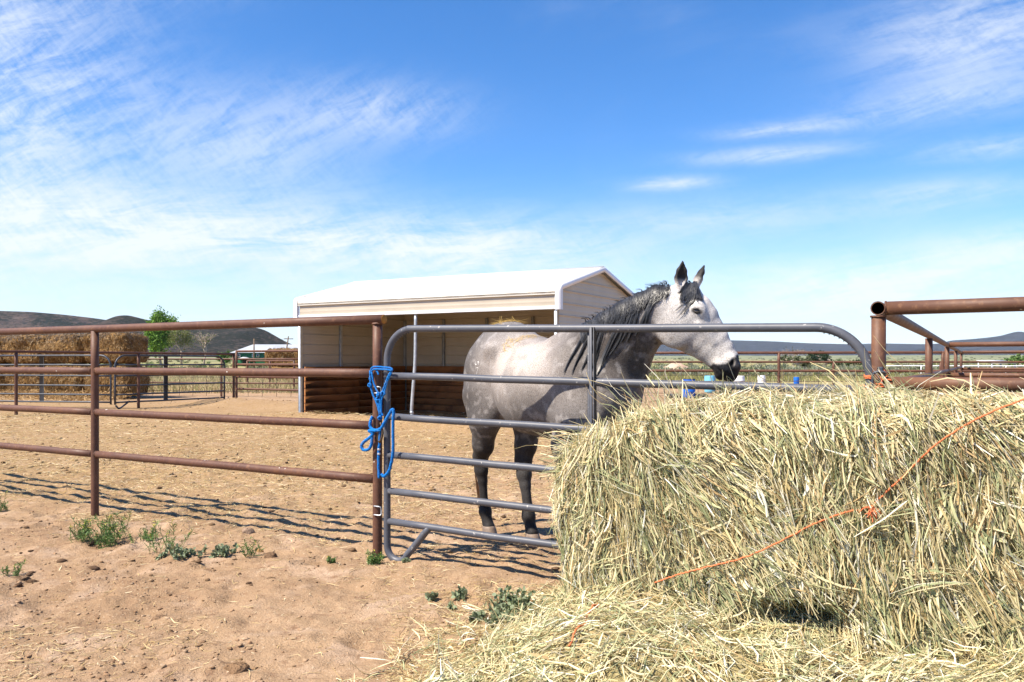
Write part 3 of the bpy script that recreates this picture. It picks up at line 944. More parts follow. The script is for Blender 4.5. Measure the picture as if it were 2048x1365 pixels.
far_gate('tube_gate', 'dark tube gate standing before the golden hay stack at the left edge', np.array([-14.7, 22.9]), np.array([-10.62, 22.05]), False, True, [2.05], False)
# ------------------------------------------------------------------ shelter
SA = np.array([-4.70, 18.40, 0.0])      # foot of its front left post
SL, SD = 6.40, 3.80
EAV, RID = 2.23, 3.15
shed = thing('livestock_shelter', 'white-roofed tan metal loafing shelter with open front behind the horse', 'shelter', SA)
def S(a, b, z=0.0):
    """a metres along the front, b metres back"""
    return SA + U * a + V_ * b + np.array([0, 0, z])
Z3 = np.array([0, 0, 1.0])
def ribbed(name, a, b, z0, z1, out, mat, clip=None, n_out=0.016, parent=shed, pitch=0.23):
    """horizontal ribbed sheet from S-point a to b between heights z0, z1; clip(f) -> top height at fraction f"""
    prof = []
    z = z0
    while z < z1 - 1e-6:
        for dz, o in ((0.0, 0.0), (0.060, 0.0), (0.070, 0.0022), (0.082, 0.0022), (0.092, 0), (0.135, 0.0), (0.145, 0.0022), (0.157, 0.0022), (0.167, 0), (0.196, 0.0), (0.204, n_out), (0.222, n_out), (0.2299, 0.0)):
            if z + dz <= z1: prof.append((z + dz, o))
        z += pitch
    prof.append((z1, 0.0))
    nx = 2 if clip is None else 25
    V = []; 
    for (zz, o) in prof:
        for i in range(nx):
            f = i / (nx - 1)
            p = a + (b - a) * f
            zq = zz if clip is None else min(zz, clip(f))
            V.append(p + out * o + Z3 * zq)
    Q = [(k * nx + i, k * nx + i + 1, (k + 1) * nx + i + 1, (k + 1) * nx + i) for k in range(len(prof) - 1) for i in range(nx - 1)]
    V = np.array(V)
    # thickness: a back skin 2 mm behind
    n = len(V)
    V2 = V - out * 0.002
    Q2 = [(q[3] + n, q[2] + n, q[1] + n, q[0] + n) for q in Q]
    return obj(name, np.concatenate([V, V2]), [np.array(Q + Q2)], mat, parent, smooth=False)
def gable_top(f):
    return EAV + 0.34 + (RID - EAV - 0.40) * (1 - abs(2 * f - 1))
PH = 0.92
def wall(a, b, out, clip=None, ztop=None):
    z = 0.06
    top_ = ztop if ztop is not None else RID
    while z < top_ - 0.02:
        ribbed('siding_panel', a, b, z, min(z + PH, top_), out, TAN, clip if (clip and z + PH > EAV) else None)
        z += PH
wall(S(0.03, 0), S(0.03, SD), -U, gable_top)
wall(S(SL - 0.03, 0), S(SL - 0.03, SD), U, gable_top)
wall(S(0, SD - 0.02), S(SL, SD - 0.02), V_, None, EAV + 0.36)
# front fascia: ribbed tan sheet over white bottom trim
ribbed('fascia_panel', S(0.05, -0.035), S(SL - 0.05, -0.035), EAV + 0.045, EAV + 0.282, -V_, TAN)
MB().box(S(SL / 2, -0.040, EAV + 0.012), U * (SL / 2), V_ * 0.020, Z3 * 0.030, 0.004).build('bottom_trim', TRIM, shed, smooth=False)
# roof: ribbed sheet bent over the eave, in four strips each side
def roof_profile():
    pts = []
    rr = 0.12
    fr = S(0, -0.075); bk = S(0, SD + 0.075)
    half = SD / 2 + 0.075
    slope = math.atan2(RID - EAV - 0.45, half)
    # front: vertical lip, curve, slope to ridge   (b, z)
    ze = EAV + 0.285
    pts.append((-0.075, ze - 0.02)); pts.append((-0.075, ze + 0.03))
    cz = ze + 0.03; cb = -0.075 + rr
    a_end = 90 + math.degrees(slope)
    for a in np.linspace(180, a_end, 8)[1:]:
        pts.append((cb + rr * math.cos(R(a)), cz + rr * math.sin(R(a))))
    b_last, z_last = pts[-1]
    n = 30
    for i in range(1, n + 1):
        f = i / n
        pts.append((b_last + (SD / 2 - b_last) * f, z_last + (RID - z_last) * f))
    return pts
rp = roof_profile()
def roof_sheet(mirror):
    V = []; Q = []
    pr = [(SD - b, z) if mirror else (b, z) for b, z in rp]
    tgt = []
    for i, (b, z) in enumerate(pr):
        o = 0.0
        if i > 9 and (i % 4 == 0): o = 0.018
        tgt.append((b, z + o))
    for b, z in tgt:
        for a in (-0.07, SL + 0.07):
            V.append(S(a, b, z))
    n = len(tgt)
    for k in range(n - 1):
        Q.append((2 * k, 2 * k + 1, 2 * k + 3, 2 * k + 2))
    V = np.array(V); m = len(V)
    V2 = V - Z3 * 0.012
    Q2 = [(q[3] + m, q[2] + m, q[1] + m, q[0] + m) for q in Q]
    E = [(2 * k + s, 2 * k + 2 + s, 2 * k + 2 + s + m, 2 * k + s + m) for k in range(n - 1) for s in (0, 1)]
    return obj('roof_sheet', np.concatenate([V, V2]), np.array(Q + Q2 + E), WHITE, shed, smooth=False)
roof_sheet(False); roof_sheet(True)
MB().box(S(SL / 2, SD / 2 - 0.07, RID + 0.002), U * (SL / 2 + 0.075), nrm(V_ + Z3 * -0.0 + Z3 * 0.28) * 0.09, Z3 * 0.004).box(S(SL / 2, SD / 2 + 0.07, RID + 0.002), U * (SL / 2 + 0.075), nrm(V_ - Z3 * 0.28) * 0.09, Z3 * 0.004).build('ridge_cap', WHITE, shed, smooth=False)
# rake trims: follow the bent roof edge down to the posts
def rake(a0, side):
    out = U * side
    prof = [(b, z) for b, z in rp]
    full = [(-0.075, EAV - 0.03)] + prof + [(SD - b, z) for b, z in prof[::-1][1:]] + [(SD + 0.075, EAV - 0.03)]
    V = []
    w = 0.085
    cb, czm = SD / 2, EAV
    n = len(full)
    full = np.array(full)
    tng = np.gradient(full, axis=0); tng /= np.maximum(np.linalg.norm(tng, axis=1, keepdims=True), 1e-9)
    inn = np.stack([tng[:, 1], -tng[:, 0]], 1)
    for k in range(n):
        b, z = full[k] - inn[k] * 0.012
        b2, z2 = full[k] + inn[k] * w
        V += [S(a0 - 0.09 * side, b, z), S(a0 + 0.022 * side, b, z), S(a0 + 0.022 * side, b2, z2), S(a0 + 0.012 * side, b2, z2)]
    Q = []
    for k in range(n - 1):
        for j in range(3):
            Q.append((k * 4 + j, k * 4 + j + 1, k * 4 + 4 + j + 1, k * 4 + 4 + j))
    return obj('rake_trim', np.array(V), np.array(Q), TRIM, shed, smooth=False)
rake(SL + 0.07, 1); rake(-0.07, -1)
for (a, b) in ((0, -0.06), (SL, -0.06)):
    MB().box(S(a, b + 0.015, EAV + 0.18), U * 0.045, V_ * 0.008, Z3 * 0.16, 0.003).build('corner_trim', TRIM, shed, smooth=False)
# posts and studs
def spost(name, a, b, z0, z1, r=0.032):
    MB().box(S(a, b, (z0 + z1) / 2), U * r, V_ * r, Z3 * ((z1 - z0) / 2), 0.006).build(name, GALV, shed, smooth=False)
spost('front_post', 0.035, 0.0, -0.15, EAV + 0.02, 0.034)
spost('front_post', SL - 0.035, 0.0, -0.15, EAV + 0.02, 0.034)
mp = 3.17
P = spline([S(mp + 0.015, 0.0, EAV + 0.0), S(mp, 0, 1.3), S(mp - 0.045, -0.01, 0.7), S(mp - 0.075, -0.015, 0.30), S(mp - 0.065, -0.02, 0.20), S(mp - 0.035, -0.03, -0.12)], 6)
MB().tube(P, 0.034, 10).build('middle_post', GALV, shed)
MB().lathe(P[-8] , [(0.034, -0.02), (0.041, -0.018), (0.041, 0.018), (0.034, 0.02)], 12, Z3).build('post_collar', GALV, shed)
STUD = simple('dull_steel_stud', (0.36, 0.37, 0.37), (0.28, 0.29, 0.29), 10, 0.5, 0.4, 0.3)
for a in (1.28, 2.56, 3.84, 5.12):
    MB().box(S(a, SD - 0.07, 1.15), U * 0.03, V_ * 0.03, Z3 * 1.17, 0.005).build('stud', STUD, shed, smooth=False)
for b in (1.27, 2.53):
    for a in (0.075, SL - 0.075):
        MB().box(S(a, b, 1.30), U * 0.03, V_ * 0.03, Z3 * 1.32, 0.005).build('stud', STUD, shed, smooth=False)
for a in (0.06, SL - 0.06):
    MB().box(S(a, SD - 0.06, 1.15), U * 0.032, V_ * 0.032, Z3 * 1.17, 0.005).build('corner_stud', STUD, shed, smooth=False)
for a in (0.12, 1.28, 2.56, 3.84, 5.12, SL - 0.12):
    mm = MB()
    mm.box((S(a, 0, EAV + 0.38) + S(a, SD / 2, RID - 0.08)) / 2, (S(a, SD / 2, RID - 0.08) - S(a, 0, EAV + 0.38)) / 2, U * 0.028, Z3 * 0.028)
    mm.box((S(a, SD, EAV + 0.38) + S(a, SD / 2, RID - 0.08)) / 2, (S(a, SD / 2, RID - 0.08) - S(a, SD, EAV + 0.38)) / 2, U * 0.028, Z3 * 0.028)
    mm.build('roof_bow', STUD, shed, smooth=False)
# kick boards
def plank_src(L):
    m = MB().box((0, 0, 0), (L / 2, 0, 0), (0, 0.019, 0), (0, 0, 0.078), 0.004)
    V = np.concatenate(m.V); me = np_mesh('wood_plank', V, [np.concatenate(m.Q), np.concatenate(m.T)], None, False)
    me.materials.append(PLANK); return me
def planks(c0, c1, n, inset):
    L = np.linalg.norm(c1 - c0) / n - 0.012
    me = plank_src(L); d = nrm(c1 - c0); ang = math.atan2(d[1], d[0])
    for k in range(n):
        for r in range(7):
            o = bpy.data.objects.new('wood_plank', me); COL.objects.link(o)
            o.parent = shed
            c = c0 + (c1 - c0) * ((k + 0.5) / n)
            p = c + np.array([0, 0, 0.085 + r * 0.163]) + np.array([d[1], -d[0], 0]) * RNG.normal(0, 0.003)
            o.location = tuple(p - SA); o.rotation_euler = (RNG.normal(0, 0.012), RNG.normal(0, 0.003), ang)
planks(S(0.13, 0.03), S(0.13, SD - 0.16), 2, 0)
planks(S(0.17, SD - 0.13), S(SL - 0.17, SD - 0.13), 3, 0)
planks(S(SL - 0.13, 0.03), S(SL - 0.13, SD - 0.16), 2, 0)
# ------------------------------------------------------------------ the horse
HH = nrm(np.array([0.52, -0.854, 0])); HLf = np.array([-HH[1], HH[0], 0])       # heading, its left
HO = np.array([-0.100, 5.955, 0.0])
def L(x, y, z):
    return HO + HH * x + HLf * y + np.array([0, 0, z])
def to_loc(p):
    d = np.asarray(p) - HO
    return np.stack([d @ HH, d @ HLf, d[..., 2]], -1)
RES = 0.0075
LO = np.array([-0.42, -0.50, -0.03]); HI = np.array([2.02, 1.02, 1.98])
DIM = np.ceil((HI - LO) / RES).astype(int)
DG = np.full(DIM, 0.6, np.float32)
AXES = [LO[i] + RES * np.arange(DIM[i]) for i in range(3)]
def _sub(lo, hi):
    a = np.clip(np.floor((lo - LO) / RES).astype(int), 0, DIM); b = np.clip(np.ceil((hi - LO) / RES).astype(int) + 1, 0, DIM)
    sl = tuple(slice(a[i], b[i]) for i in range(3))
    g = np.meshgrid(*[AXES[i][sl[i]].astype(np.float32) for i in range(3)], indexing='ij')
    return sl, np.stack(g, -1)
def _comb(sl, d, k, cut):
    A = DG[sl]
    if cut:
        d = -d
        h = np.maximum(k - np.abs(A - d), 0) / k
        DG[sl] = np.maximum(A, d) + h * h * k * 0.25
    else:
        h = np.maximum(k - np.abs(A - d), 0) / k
        DG[sl] = np.minimum(A, d) - h * h * k * 0.25
def eseg(a, b, ra, rb, side=None, k=0.04, cut=False, loc=True, cap=None):
    """elliptic limb from a to b, radii (across, deep) at each end; points in horse space when loc"""
    a, b = np.asarray(a, float), np.asarray(b, float)
    if not loc:
        a, b = to_loc(a), to_loc(b)
    ra = (ra, ra) if np.isscalar(ra) else ra; rb = (rb, rb) if np.isscalar(rb) else rb
    side = np.array([0, 1.0, 0]) if side is None else np.asarray(side, float)
    ax = b - a; Ln = np.linalg.norm(ax); ax = ax / max(Ln, 1e-6)
    side = nrm(side - ax * np.dot(side, ax)); hv = np.cross(ax, side)
    m = max(*ra, *rb) + k + 0.04
    sl, P = _sub(np.minimum(a, b) - m, np.maximum(a, b) + m)
    q = P - a.astype(np.float32)
    t = np.clip((q @ ax.astype(np.float32)) / max(Ln, 1e-6), 0, 1)
    r = q - (ax * Ln).astype(np.float32) * t[..., None]
    W = ra[0] + (rb[0] - ra[0]) * t; H = ra[1] + (rb[1] - ra[1]) * t
    A = np.minimum(W, H) if cap is None else cap
    x = r @ side.astype(np.float32); y = r @ hv.astype(np.float32); z = r @ ax.astype(np.float32)
    kk = np.sqrt((x / W) ** 2 + (y / H) ** 2 + (z / A) ** 2)
    gg = np.sqrt((x / W ** 2) ** 2 + (y / H ** 2) ** 2 + (z / A ** 2) ** 2)
    d = kk * (kk - 1) / np.maximum(gg, 1e-4)
    d = np.where(kk < 0.2, -np.minimum(W, H) * 0.8, d)
    _comb(sl, d.astype(np.float32), k, cut)
def ell(c, rad, axx=(1, 0, 0), axy=(0, 1, 0), k=0.04, cut=False, loc=True):
    c = np.asarray(c, float)
    if not loc: c = to_loc(c)
    X = nrm(axx); Y = np.asarray(axy, float); Y = nrm(Y - X * np.dot(X, Y)); Zv = np.cross(X, Y)
    m = max(rad) + k + 0.03
    sl, P = _sub(c - m, c + m)
    q = P - c.astype(np.float32)
    x = q @ X.astype(np.float32); y = q @ Y.astype(np.float32); z = q @ Zv.astype(np.float32)
    kk = np.sqrt((x / rad[0]) ** 2 + (y / rad[1]) ** 2 + (z / rad[2]) ** 2)
    gg = np.sqrt((x / rad[0] ** 2) ** 2 + (y / rad[1] ** 2) ** 2 + (z / rad[2] ** 2) ** 2)
    d = kk * (kk - 1) / np.maximum(gg, 1e-4)
    d = np.where(kk < 0.2, -min(rad) * 0.8, d)
    _comb(sl, d.astype(np.float32), k, cut)

# --- trunk: x, centre z, half height, half width
trunk = [(-0.17, 1.20, 0.17, 0.14), (-0.06, 1.19, 0.27, 0.195), (0.08, 1.185, 0.305, 0.232), (0.20, 1.185, 0.312, 0.232), (0.32, 1.150, 0.300, 0.222), (0.46, 1.100, 0.312, 0.262),
         (0.60, 1.072, 0.312, 0.280), (0.74, 1.062, 0.308, 0.272), (0.88, 1.075, 0.325, 0.245), (1.02, 1.10, 0.315, 0.215), (1.16, 1.07, 0.255, 0.195), (1.26, 1.05, 0.18, 0.17)]
for p, q in zip(trunk[:-1], trunk[1:]):
    eseg((p[0], 0, p[1]), (q[0], 0, q[1]), (p[3], p[2]), (q[3], q[2]), k=0.03)
ell((0.12, 0, 1.40), (0.22, 0.10, 0.10), k=0.10)                        # croup
eseg((0.80, 0, 1.34), (1.0, 0, 1.385), (0.055, 0.05), (0.065, 0.075), k=0.12)   # withers
for sd in (-1, 1):
    ell((0.01, sd * 0.140, 1.10), (0.185, 0.100, 0.27), k=0.06)          # haunch
    ell((0.21, sd * 0.165, 0.93), (0.085, 0.075, 0.14), k=0.06)           # stifle
    ell((0.27, sd * 0.17, 1.33), (0.07, 0.08, 0.06), k=0.08)            # point of hip
    ell((1.05, sd * 0.152, 1.08), (0.12, 0.072, 0.25), (0.95, 0, 0.3), k=0.06)   # shoulder blade
    ell((1.17, sd * 0.13, 0.92), (0.14, 0.09, 0.12), k=0.08)            # point of shoulder / upper arm
    ell((0.62, sd * 0.155, 1.02), (0.27, 0.13, 0.23), k=0.05)            # rib cage
ell((1.27, 0.075, 0.94), (0.085, 0.085, 0.13), k=0.06)                  # breast
ell((1.27, -0.075, 0.94), (0.085, 0.085, 0.13), k=0.06)
# --- legs (chain of joints: point, (across, fore-and-aft))
def leg(js, k=0.025):
    for (a, ra), (b, rb) in zip(js[:-1], js[1:]):
        eseg(a, b, ra, rb, k=k)
# right hind
leg([((0.05, -0.155, 1.02), (0.115, 0.20)), ((0.10, -0.165, 0.84), (0.092, 0.145)), ((0.03, -0.140, 0.66), (0.062, 0.085)), ((-0.035, -0.125, 0.555), (0.046, 0.062))], 0.05)
leg([((-0.035, -0.125, 0.57), (0.044, 0.062)), ((-0.030, -0.12, 0.47), (0.041, 0.058)), ((-0.02, -0.115, 0.40), (0.029, 0.036)), ((-0.008, -0.108, 0.24), (0.0265, 0.033))])
ell((-0.085, -0.125, 0.575), (0.028, 0.022, 0.045), k=0.035)            # point of hock
leg([((-0.008, -0.108, 0.235), (0.028, 0.034)), ((0.0, -0.105, 0.185), (0.040, 0.044)), ((0.025, -0.102, 0.115), (0.031, 0.033)), ((0.045, -0.10, 0.08), (0.043, 0.045))], 0.03)
# left hind, stepped forward
leg([((0.08, 0.13, 1.0), (0.11, 0.18)), ((0.22, 0.12, 0.82), (0.090, 0.135)), ((0.235, 0.085, 0.66), (0.062, 0.085)), ((0.235, 0.065, 0.545), (0.052, 0.066))], 0.05)
leg([((0.235, 0.065, 0.56), (0.051, 0.066)), ((0.255, 0.06, 0.46), (0.046, 0.058)), ((0.275, 0.057, 0.39), (0.033, 0.040)), ((0.315, 0.053, 0.235), (0.031, 0.037))])
ell((0.185, 0.065, 0.57), (0.028, 0.022, 0.045), k=0.035)
leg([((0.315, 0.053, 0.235), (0.031, 0.037)), ((0.325, 0.052, 0.185), (0.041, 0.045)), ((0.355, 0.050, 0.115), (0.032, 0.034)), ((0.378, 0.05, 0.08), (0.043, 0.046))], 0.03)
# fore legs
for (x, y) in ((1.06, -0.155), (1.10, 0.125)):
    leg([((x + 0.03, y * 1.0, 0.90), (0.085, 0.13)), ((x, y, 0.74), (0.068, 0.088)), ((x, y, 0.52), (0.043, 0.050))], 0.06)
    leg([((x, y, 0.54), (0.042, 0.05)), ((x + 0.008, y, 0.47), (0.046, 0.050)), ((x, y, 0.40), (0.030, 0.036)), ((x, y, 0.24), (0.026, 0.032)), ((x + 0.003, y, 0.185), (0.037, 0.041)), ((x + 0.028, y, 0.115), (0.030, 0.031)), ((x + 0.045, y, 0.08), (0.042, 0.044))])
# --- neck
NSIDE = nrm(np.array([0.30, 0.954, 0]))
def NK(px, py, d): return to_loc(at(px, py, d))
def pm(p, q): return (np.asarray(p) + np.asarray(q)) / 2
nst = [((1135, 668), (1262, 842), 5.02, 0.20), ((1172, 646), (1279, 772), 4.95, 0.160), ((1212, 624), (1287, 735), 4.88, 0.118), ((1250, 602), (1297, 709), 4.82, 0.098), ((1288, 585), (1309, 684), 4.77, 0.086), ((1322, 573), (1330, 658), 4.74, 0.078), ((1350, 572), (1345, 640), 4.72, 0.072)]
sdir = None
for (t0, b0, d0, w0), (t1, b1, d1, w1) in zip(nst[:-1], nst[1:]):
    A, B = NK(*pm(t0, b0), d0), NK(*pm(t1, b1), d1)
    ax = nrm(B - A)
    up = nrm(NK(*t0, d0) - NK(*b0, d0))
    sd_ = nrm(np.cross(up, ax))
    h0 = abs(np.dot(NK(*t0, d0) - NK(*b0, d0), np.cross(ax, sd_))) / 2
    h1 = abs(np.dot(NK(*t1, d1) - NK(*b1, d1), np.cross(ax, sd_))) / 2
    eseg(A, B, (w0, h0), (w1, h1), sd_, k=0.05)
# windpipe and the long muscle of the neck
for w in (0,):
    P = [NK(1250, 800, 4.88), NK(1277, 752, 4.86), NK(1283, 716, 4.82), NK(1297, 690, 4.78), NK(1315, 664, 4.73)]
    for p, q in zip(P[:-1], P[1:]): eseg(p, q, 0.036, 0.036, k=0.04)
# --- head, in its own upright plane
YAW = R(13)
HF = np.array([math.cos(YAW), -math.sin(YAW), 0]); HR = np.array([-math.sin(YAW), -math.cos(YAW), 0])   # forward, its right (towards us)
HP = at(1370, 600, 4.70)
def HD(px, py, off=0.0):
    d = np.array([(px - CXP) / FPX, 1.0, -(py - HZ) / FPX]); o = np.array([0, 0, EYE])
    k = np.dot(HP - o, HR) / np.dot(d, HR)
    return to_loc(o + d * k) + HRL * off
HRL = np.array([HR @ HH, HR @ HLf, 0.0])
HFL = np.array([HF @ HH, HF @ HLf, 0.0])
hst = [((1362, 566), (1322, 650), 0.075), ((1388, 567), (1328, 672), 0.082), ((1409, 590), (1338, 690), 0.086), ((1424, 612), (1356, 702), 0.080), ((1437, 638), (1377, 711), 0.066), ((1450, 662), (1397, 720), 0.056), ((1463, 686), (1412, 728), 0.050), ((1474, 707), (1424, 737), 0.050), ((1479, 728), (1434, 750), 0.050), ((1474, 744), (1446, 757), 0.040)]
for (t0, b0, w0), (t1, b1, w1) in zip(hst[:-1], hst[1:]):
    A, B = HD(*pm(t0, b0)), HD(*pm(t1, b1))
    ax = nrm(B - A); hv = np.cross(ax, HRL)
    h0 = abs(np.dot(HD(*t0) - HD(*b0), hv)) / 2; h1 = abs(np.dot(HD(*t1) - HD(*b1), hv)) / 2
    eseg(A, B, (w0, h0), (w1, h1), HRL, k=0.02)
Zl = np.array([0, 0, 1.0])
haxis = nrm(HD(1455, 735) - HD(1372, 600))
hup = nrm(np.cross(haxis, HRL)); hup = hup if hup[2] > 0 else -hup
for sd in (-1, 1):
    ell(HD(1346, 662, sd * 0.052), (0.105, 0.036, 0.090), haxis, HRL, k=0.03)              # jowl
    ell(HD(1398, 619, sd * 0.078), (0.046, 0.017, 0.030), haxis, HRL, k=0.035)             # eye socket
    ell(HD(1390, 616, sd * 0.078), (0.032, 0.009, 0.008), nrm(haxis * 0.3 + HFL), HRL, k=0.02)  # brow
    eseg(HD(1398, 652, sd * 0.070), HD(1427, 686, sd * 0.050), 0.016, 0.010, k=0.025)      # facial crest
    ell(HD(1464, 722, sd * 0.050), (0.040, 0.020, 0.028), haxis, HRL, k=0.025)             # nostril wing
    ell(HD(1440, 735, sd * 0.040), (0.040, 0.022, 0.026), haxis, HRL, k=0.03)              # lip
    ell(HD(1378, 602, sd * 0.072), (0.03, 0.010, 0.022), haxis, HRL, k=0.03, cut=True)     # hollow above the eye
ell(HD(1437, 752), (0.026, 0.036, 0.019), haxis, HRL, k=0.02)                              # chin
for sd in (-1, 1):
    ell(HD(1464.5, 726, sd * 0.071), (0.026, 0.020, 0.0085), nrm(haxis * 0.75 - hup * 0.65), HRL, k=0.008, cut=True)
    eseg(HD(1425, 729, sd * 0.056), HD(1448, 750, sd * 0.052), 0.006, 0.006, k=0.010, cut=True)
    eseg(HD(1448, 750, sd * 0.052), HD(1470, 756, sd * 0.03), 0.006, 0.006, k=0.010, cut=True)
    ell(HD(1393, 624.5, sd * 0.098), (0.017, 0.014, 0.0095), nrm(haxis * 0.6 + HFL * 0.8), HRL, k=0.008, cut=True)
# ears
def ear(base, tip, off_b, off_t, face):
    A, B = HD(*base, off_b), HD(*tip, off_t)
    ax = B - A; Ln = np.linalg.norm(ax); ax /= Ln
    face = nrm(face - ax * np.dot(face, ax)); sd_ = np.cross(ax, face)
    M = A + ax * Ln * 0.46
    eseg(A - ax * 0.03, A + ax * Ln * 0.30, (0.022, 0.019), (0.039, 0.025), sd_, k=0.02)
    eseg(A + ax * Ln * 0.30, A + ax * Ln * 0.62, (0.039, 0.025), (0.031, 0.018), sd_, k=0.012)
    eseg(A + ax * Ln * 0.62, B, (0.031, 0.018), (0.0055, 0.006), sd_, k=0.012)
    eseg(A + ax * Ln * 0.12 + face * 0.024, A + ax * Ln * 0.40 + face * 0.022, (0.014, 0.018), (0.029, 0.021), sd_, k=0.006, cut=True)
    eseg(A + ax * Ln * 0.40 + face * 0.022, A + ax * Ln * 0.86 + face * 0.012, (0.029, 0.021), (0.005, 0.010), sd_, k=0.006, cut=True)
EAR_R = (HD(1361, 574, 0.045), HD(1366, 525, 0.062)); EAR_L = (HD(1396, 570, -0.045), HD(1410, 528, -0.065))
ear((1361, 574), (1366, 525), 0.045, 0.062, HFL * 0.45 + HRL * 0.9)
ear((1392, 570), (1409, 528), -0.045, -0.065, HFL * 0.95 - HRL * 0.35)

# --- surface nets
def surface_nets(D, lo, res):
    s = D < 0
    nx, ny, nz = D.shape
    c = np.zeros((nx - 1, ny - 1, nz - 1), np.uint8)
    for i in (0, 1):
        for j in (0, 1):
            for k in (0, 1):
                c += s[i:nx - 1 + i, j:ny - 1 + j, k:nz - 1 + k]
    act = np.argwhere((c > 0) & (c < 8))
    idx = np.full(c.shape, -1, np.int32)
    idx[tuple(act.T)] = np.arange(len(act))
    acc = np.zeros((len(act), 3)); cnt = np.zeros(len(act))
    corners = [(i, j, k) for i in (0, 1) for j in (0, 1) for k in (0, 1)]
    val = {q: D[act[:, 0] + q[0], act[:, 1] + q[1], act[:, 2] + q[2]].astype(float) for q in corners}
    for q in corners:
        for ax in range(3):
            if q[ax]: continue
            p = list(q); p[ax] = 1; p = tuple(p)
            a, b = val[q], val[p]
            m = (a < 0) != (b < 0)
            t = np.where(m, a / np.where(m, a - b, 1), 0)
            pt = np.tile(np.array(q, float), (len(act), 1)); pt[:, ax] += t
            acc[m] += pt[m]; cnt[m] += 1
    V = (act + acc / cnt[:, None]) * res + lo
    Qs = []
    for ax in range(3):
        b, e = [(1, 2), (2, 0), (0, 1)][ax]
        sl0 = [slice(None)] * 3; sl1 = [slice(None)] * 3
        sl0[ax] = slice(0, -1); sl1[ax] = slice(1, None)
        for o in (b, e):
            sl0[o] = slice(1, -1); sl1[o] = slice(1, -1)
        s0, s1 = s[tuple(sl0)], s[tuple(sl1)]
        ed = np.argwhere(s0 != s1)
        flip = s0[tuple(ed.T)]
        ed = ed.copy(); ed[:, b] += 1; ed[:, e] += 1
        def cell(db, de):
            q = ed.copy(); q[:, b] -= db; q[:, e] -= de
            return idx[tuple(q.T)]
        quad = np.stack([cell(1, 1), cell(0, 1), cell(0, 0), cell(1, 0)], 1)
        quad[~flip] = quad[~flip][:, ::-1]
        Qs.append(quad[(quad >= 0).all(1)])
    return V, np.concatenate(Qs)
HV, HQ = surface_nets(DG, LO, RES)
del DG
# light smoothing
for it in range(2):
    A_ = np.zeros_like(HV); n_ = np.zeros(len(HV))
    for a, b in ((0, 1), (1, 2), (2, 3), (3, 0)):
        np.add.at(A_, HQ[:, a], HV[HQ[:, b]]); np.add.at(n_, HQ[:, a], 1)
        np.add.at(A_, HQ[:, b], HV[HQ[:, a]]); np.add.at(n_, HQ[:, b], 1)
    HV = HV * 0.55 + 0.45 * A_ / np.maximum(n_, 1)[:, None]
HW = HO + HV[:, :1] * HH + HV[:, 1:2] * HLf + HV[:, 2:] * Zl
# --- coat colours, by where on the body
x, y, z = HV.T
def blob(c, r):
    return np.exp(-np.sum(((HV - np.asarray(c)) / np.asarray(r)) ** 2, 1))
hx = (HV - HD(1372, 600)) @ haxis            # along the head from the poll
hh_ = (HV - HD(1372, 600)) @ hup
isneck = sstep(0.98, 1.25, x + 0.35 * (z - 1.2)) * sstep(1.0, 1.2, z)
def side_px(P):
    q = P - np.outer((P - HD(1372, 600)) @ HRL, HRL)                  # mirror-plane position
    w = HO + q[:, :1] * HH + q[:, 1:2] * HLf + q[:, 2:] * Zl
    return CXP + w[:, 0] / w[:, 1] * FPX, HZ - (w[:, 2] - EYE) / w[:, 1] * FPX
vpx, vpy = side_px(HV)
ishead = sstep(-8, 8, vpx - np.interp(vpy, [540, 572, 600, 640, 690, 720], [1338, 1333, 1316, 1309, 1322, 1338])) * (x > 1.1) * sstep(1.08, 1.12, z)
C = np.tile(np.array([0.205, 0.182, 0.168]), (len(HV), 1))
def lay(m, c):
    global C
    C = C * (1 - m[:, None]) + np.array(c) * m[:, None]
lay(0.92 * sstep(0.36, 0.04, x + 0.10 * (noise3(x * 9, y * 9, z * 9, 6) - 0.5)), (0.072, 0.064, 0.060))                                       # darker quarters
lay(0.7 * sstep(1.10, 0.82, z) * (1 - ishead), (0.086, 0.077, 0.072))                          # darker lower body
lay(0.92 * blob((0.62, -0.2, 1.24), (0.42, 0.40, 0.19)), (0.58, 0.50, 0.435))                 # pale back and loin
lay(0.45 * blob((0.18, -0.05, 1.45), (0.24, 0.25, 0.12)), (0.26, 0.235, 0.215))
lay(0.90 * isneck, (0.082, 0.069, 0.061))
dap = sstep(0.50, 0.72, noise3(x * 22, y * 22, z * 22, 4) * 0.6 + noise3(x * 48, y * 48, z * 48, 9) * 0.4)
lay(0.44 * dap * (1 - ishead), (0.42, 0.385, 0.36))
lay(0.35 * sstep(0.48, 0.70, fbm3(x * 7, y * 7, z * 5, 3, 19)) * (1 - ishead), (0.085, 0.075, 0.069))
lay(sstep(0.80, 0.56, z + 0.05 * (noise3(x * 14, y * 14, z * 9, 2) - 0.5)) * (z < 0.95), (0.030, 0.027, 0.026))   # black legs
lay(0.35 * blob((0.26, 0.05, 0.42), (0.1, 0.1, 0.13)), (0.13, 0.12, 0.115))
lay(ishead, (0.68, 0.63, 0.575))
mott = sstep(0.42, 0.66, fbm3(x * 16, y * 16, z * 16, 3, 14))
lay(ishead * 0.80 * blob(HD(1345, 665, 0.06), (0.13, 0.13, 0.11)) * (0.45 + 0.55 * mott), (0.19, 0.165, 0.15))       # speckled cheek
lay(ishead * 0.55 * mott * sstep(0.05, 0.3, hx) * sstep(-0.02, -0.09, hh_), (0.36, 0.31, 0.275))
lay(0.6 * blob(HD(1310, 625, 0.07), (0.06, 0.06, 0.09)), (0.22, 0.19, 0.175))
lay(0.5 * blob(HD(1418, 628, 0.06), (0.035, 0.05, 0.05)) * mott, (0.28, 0.25, 0.235))
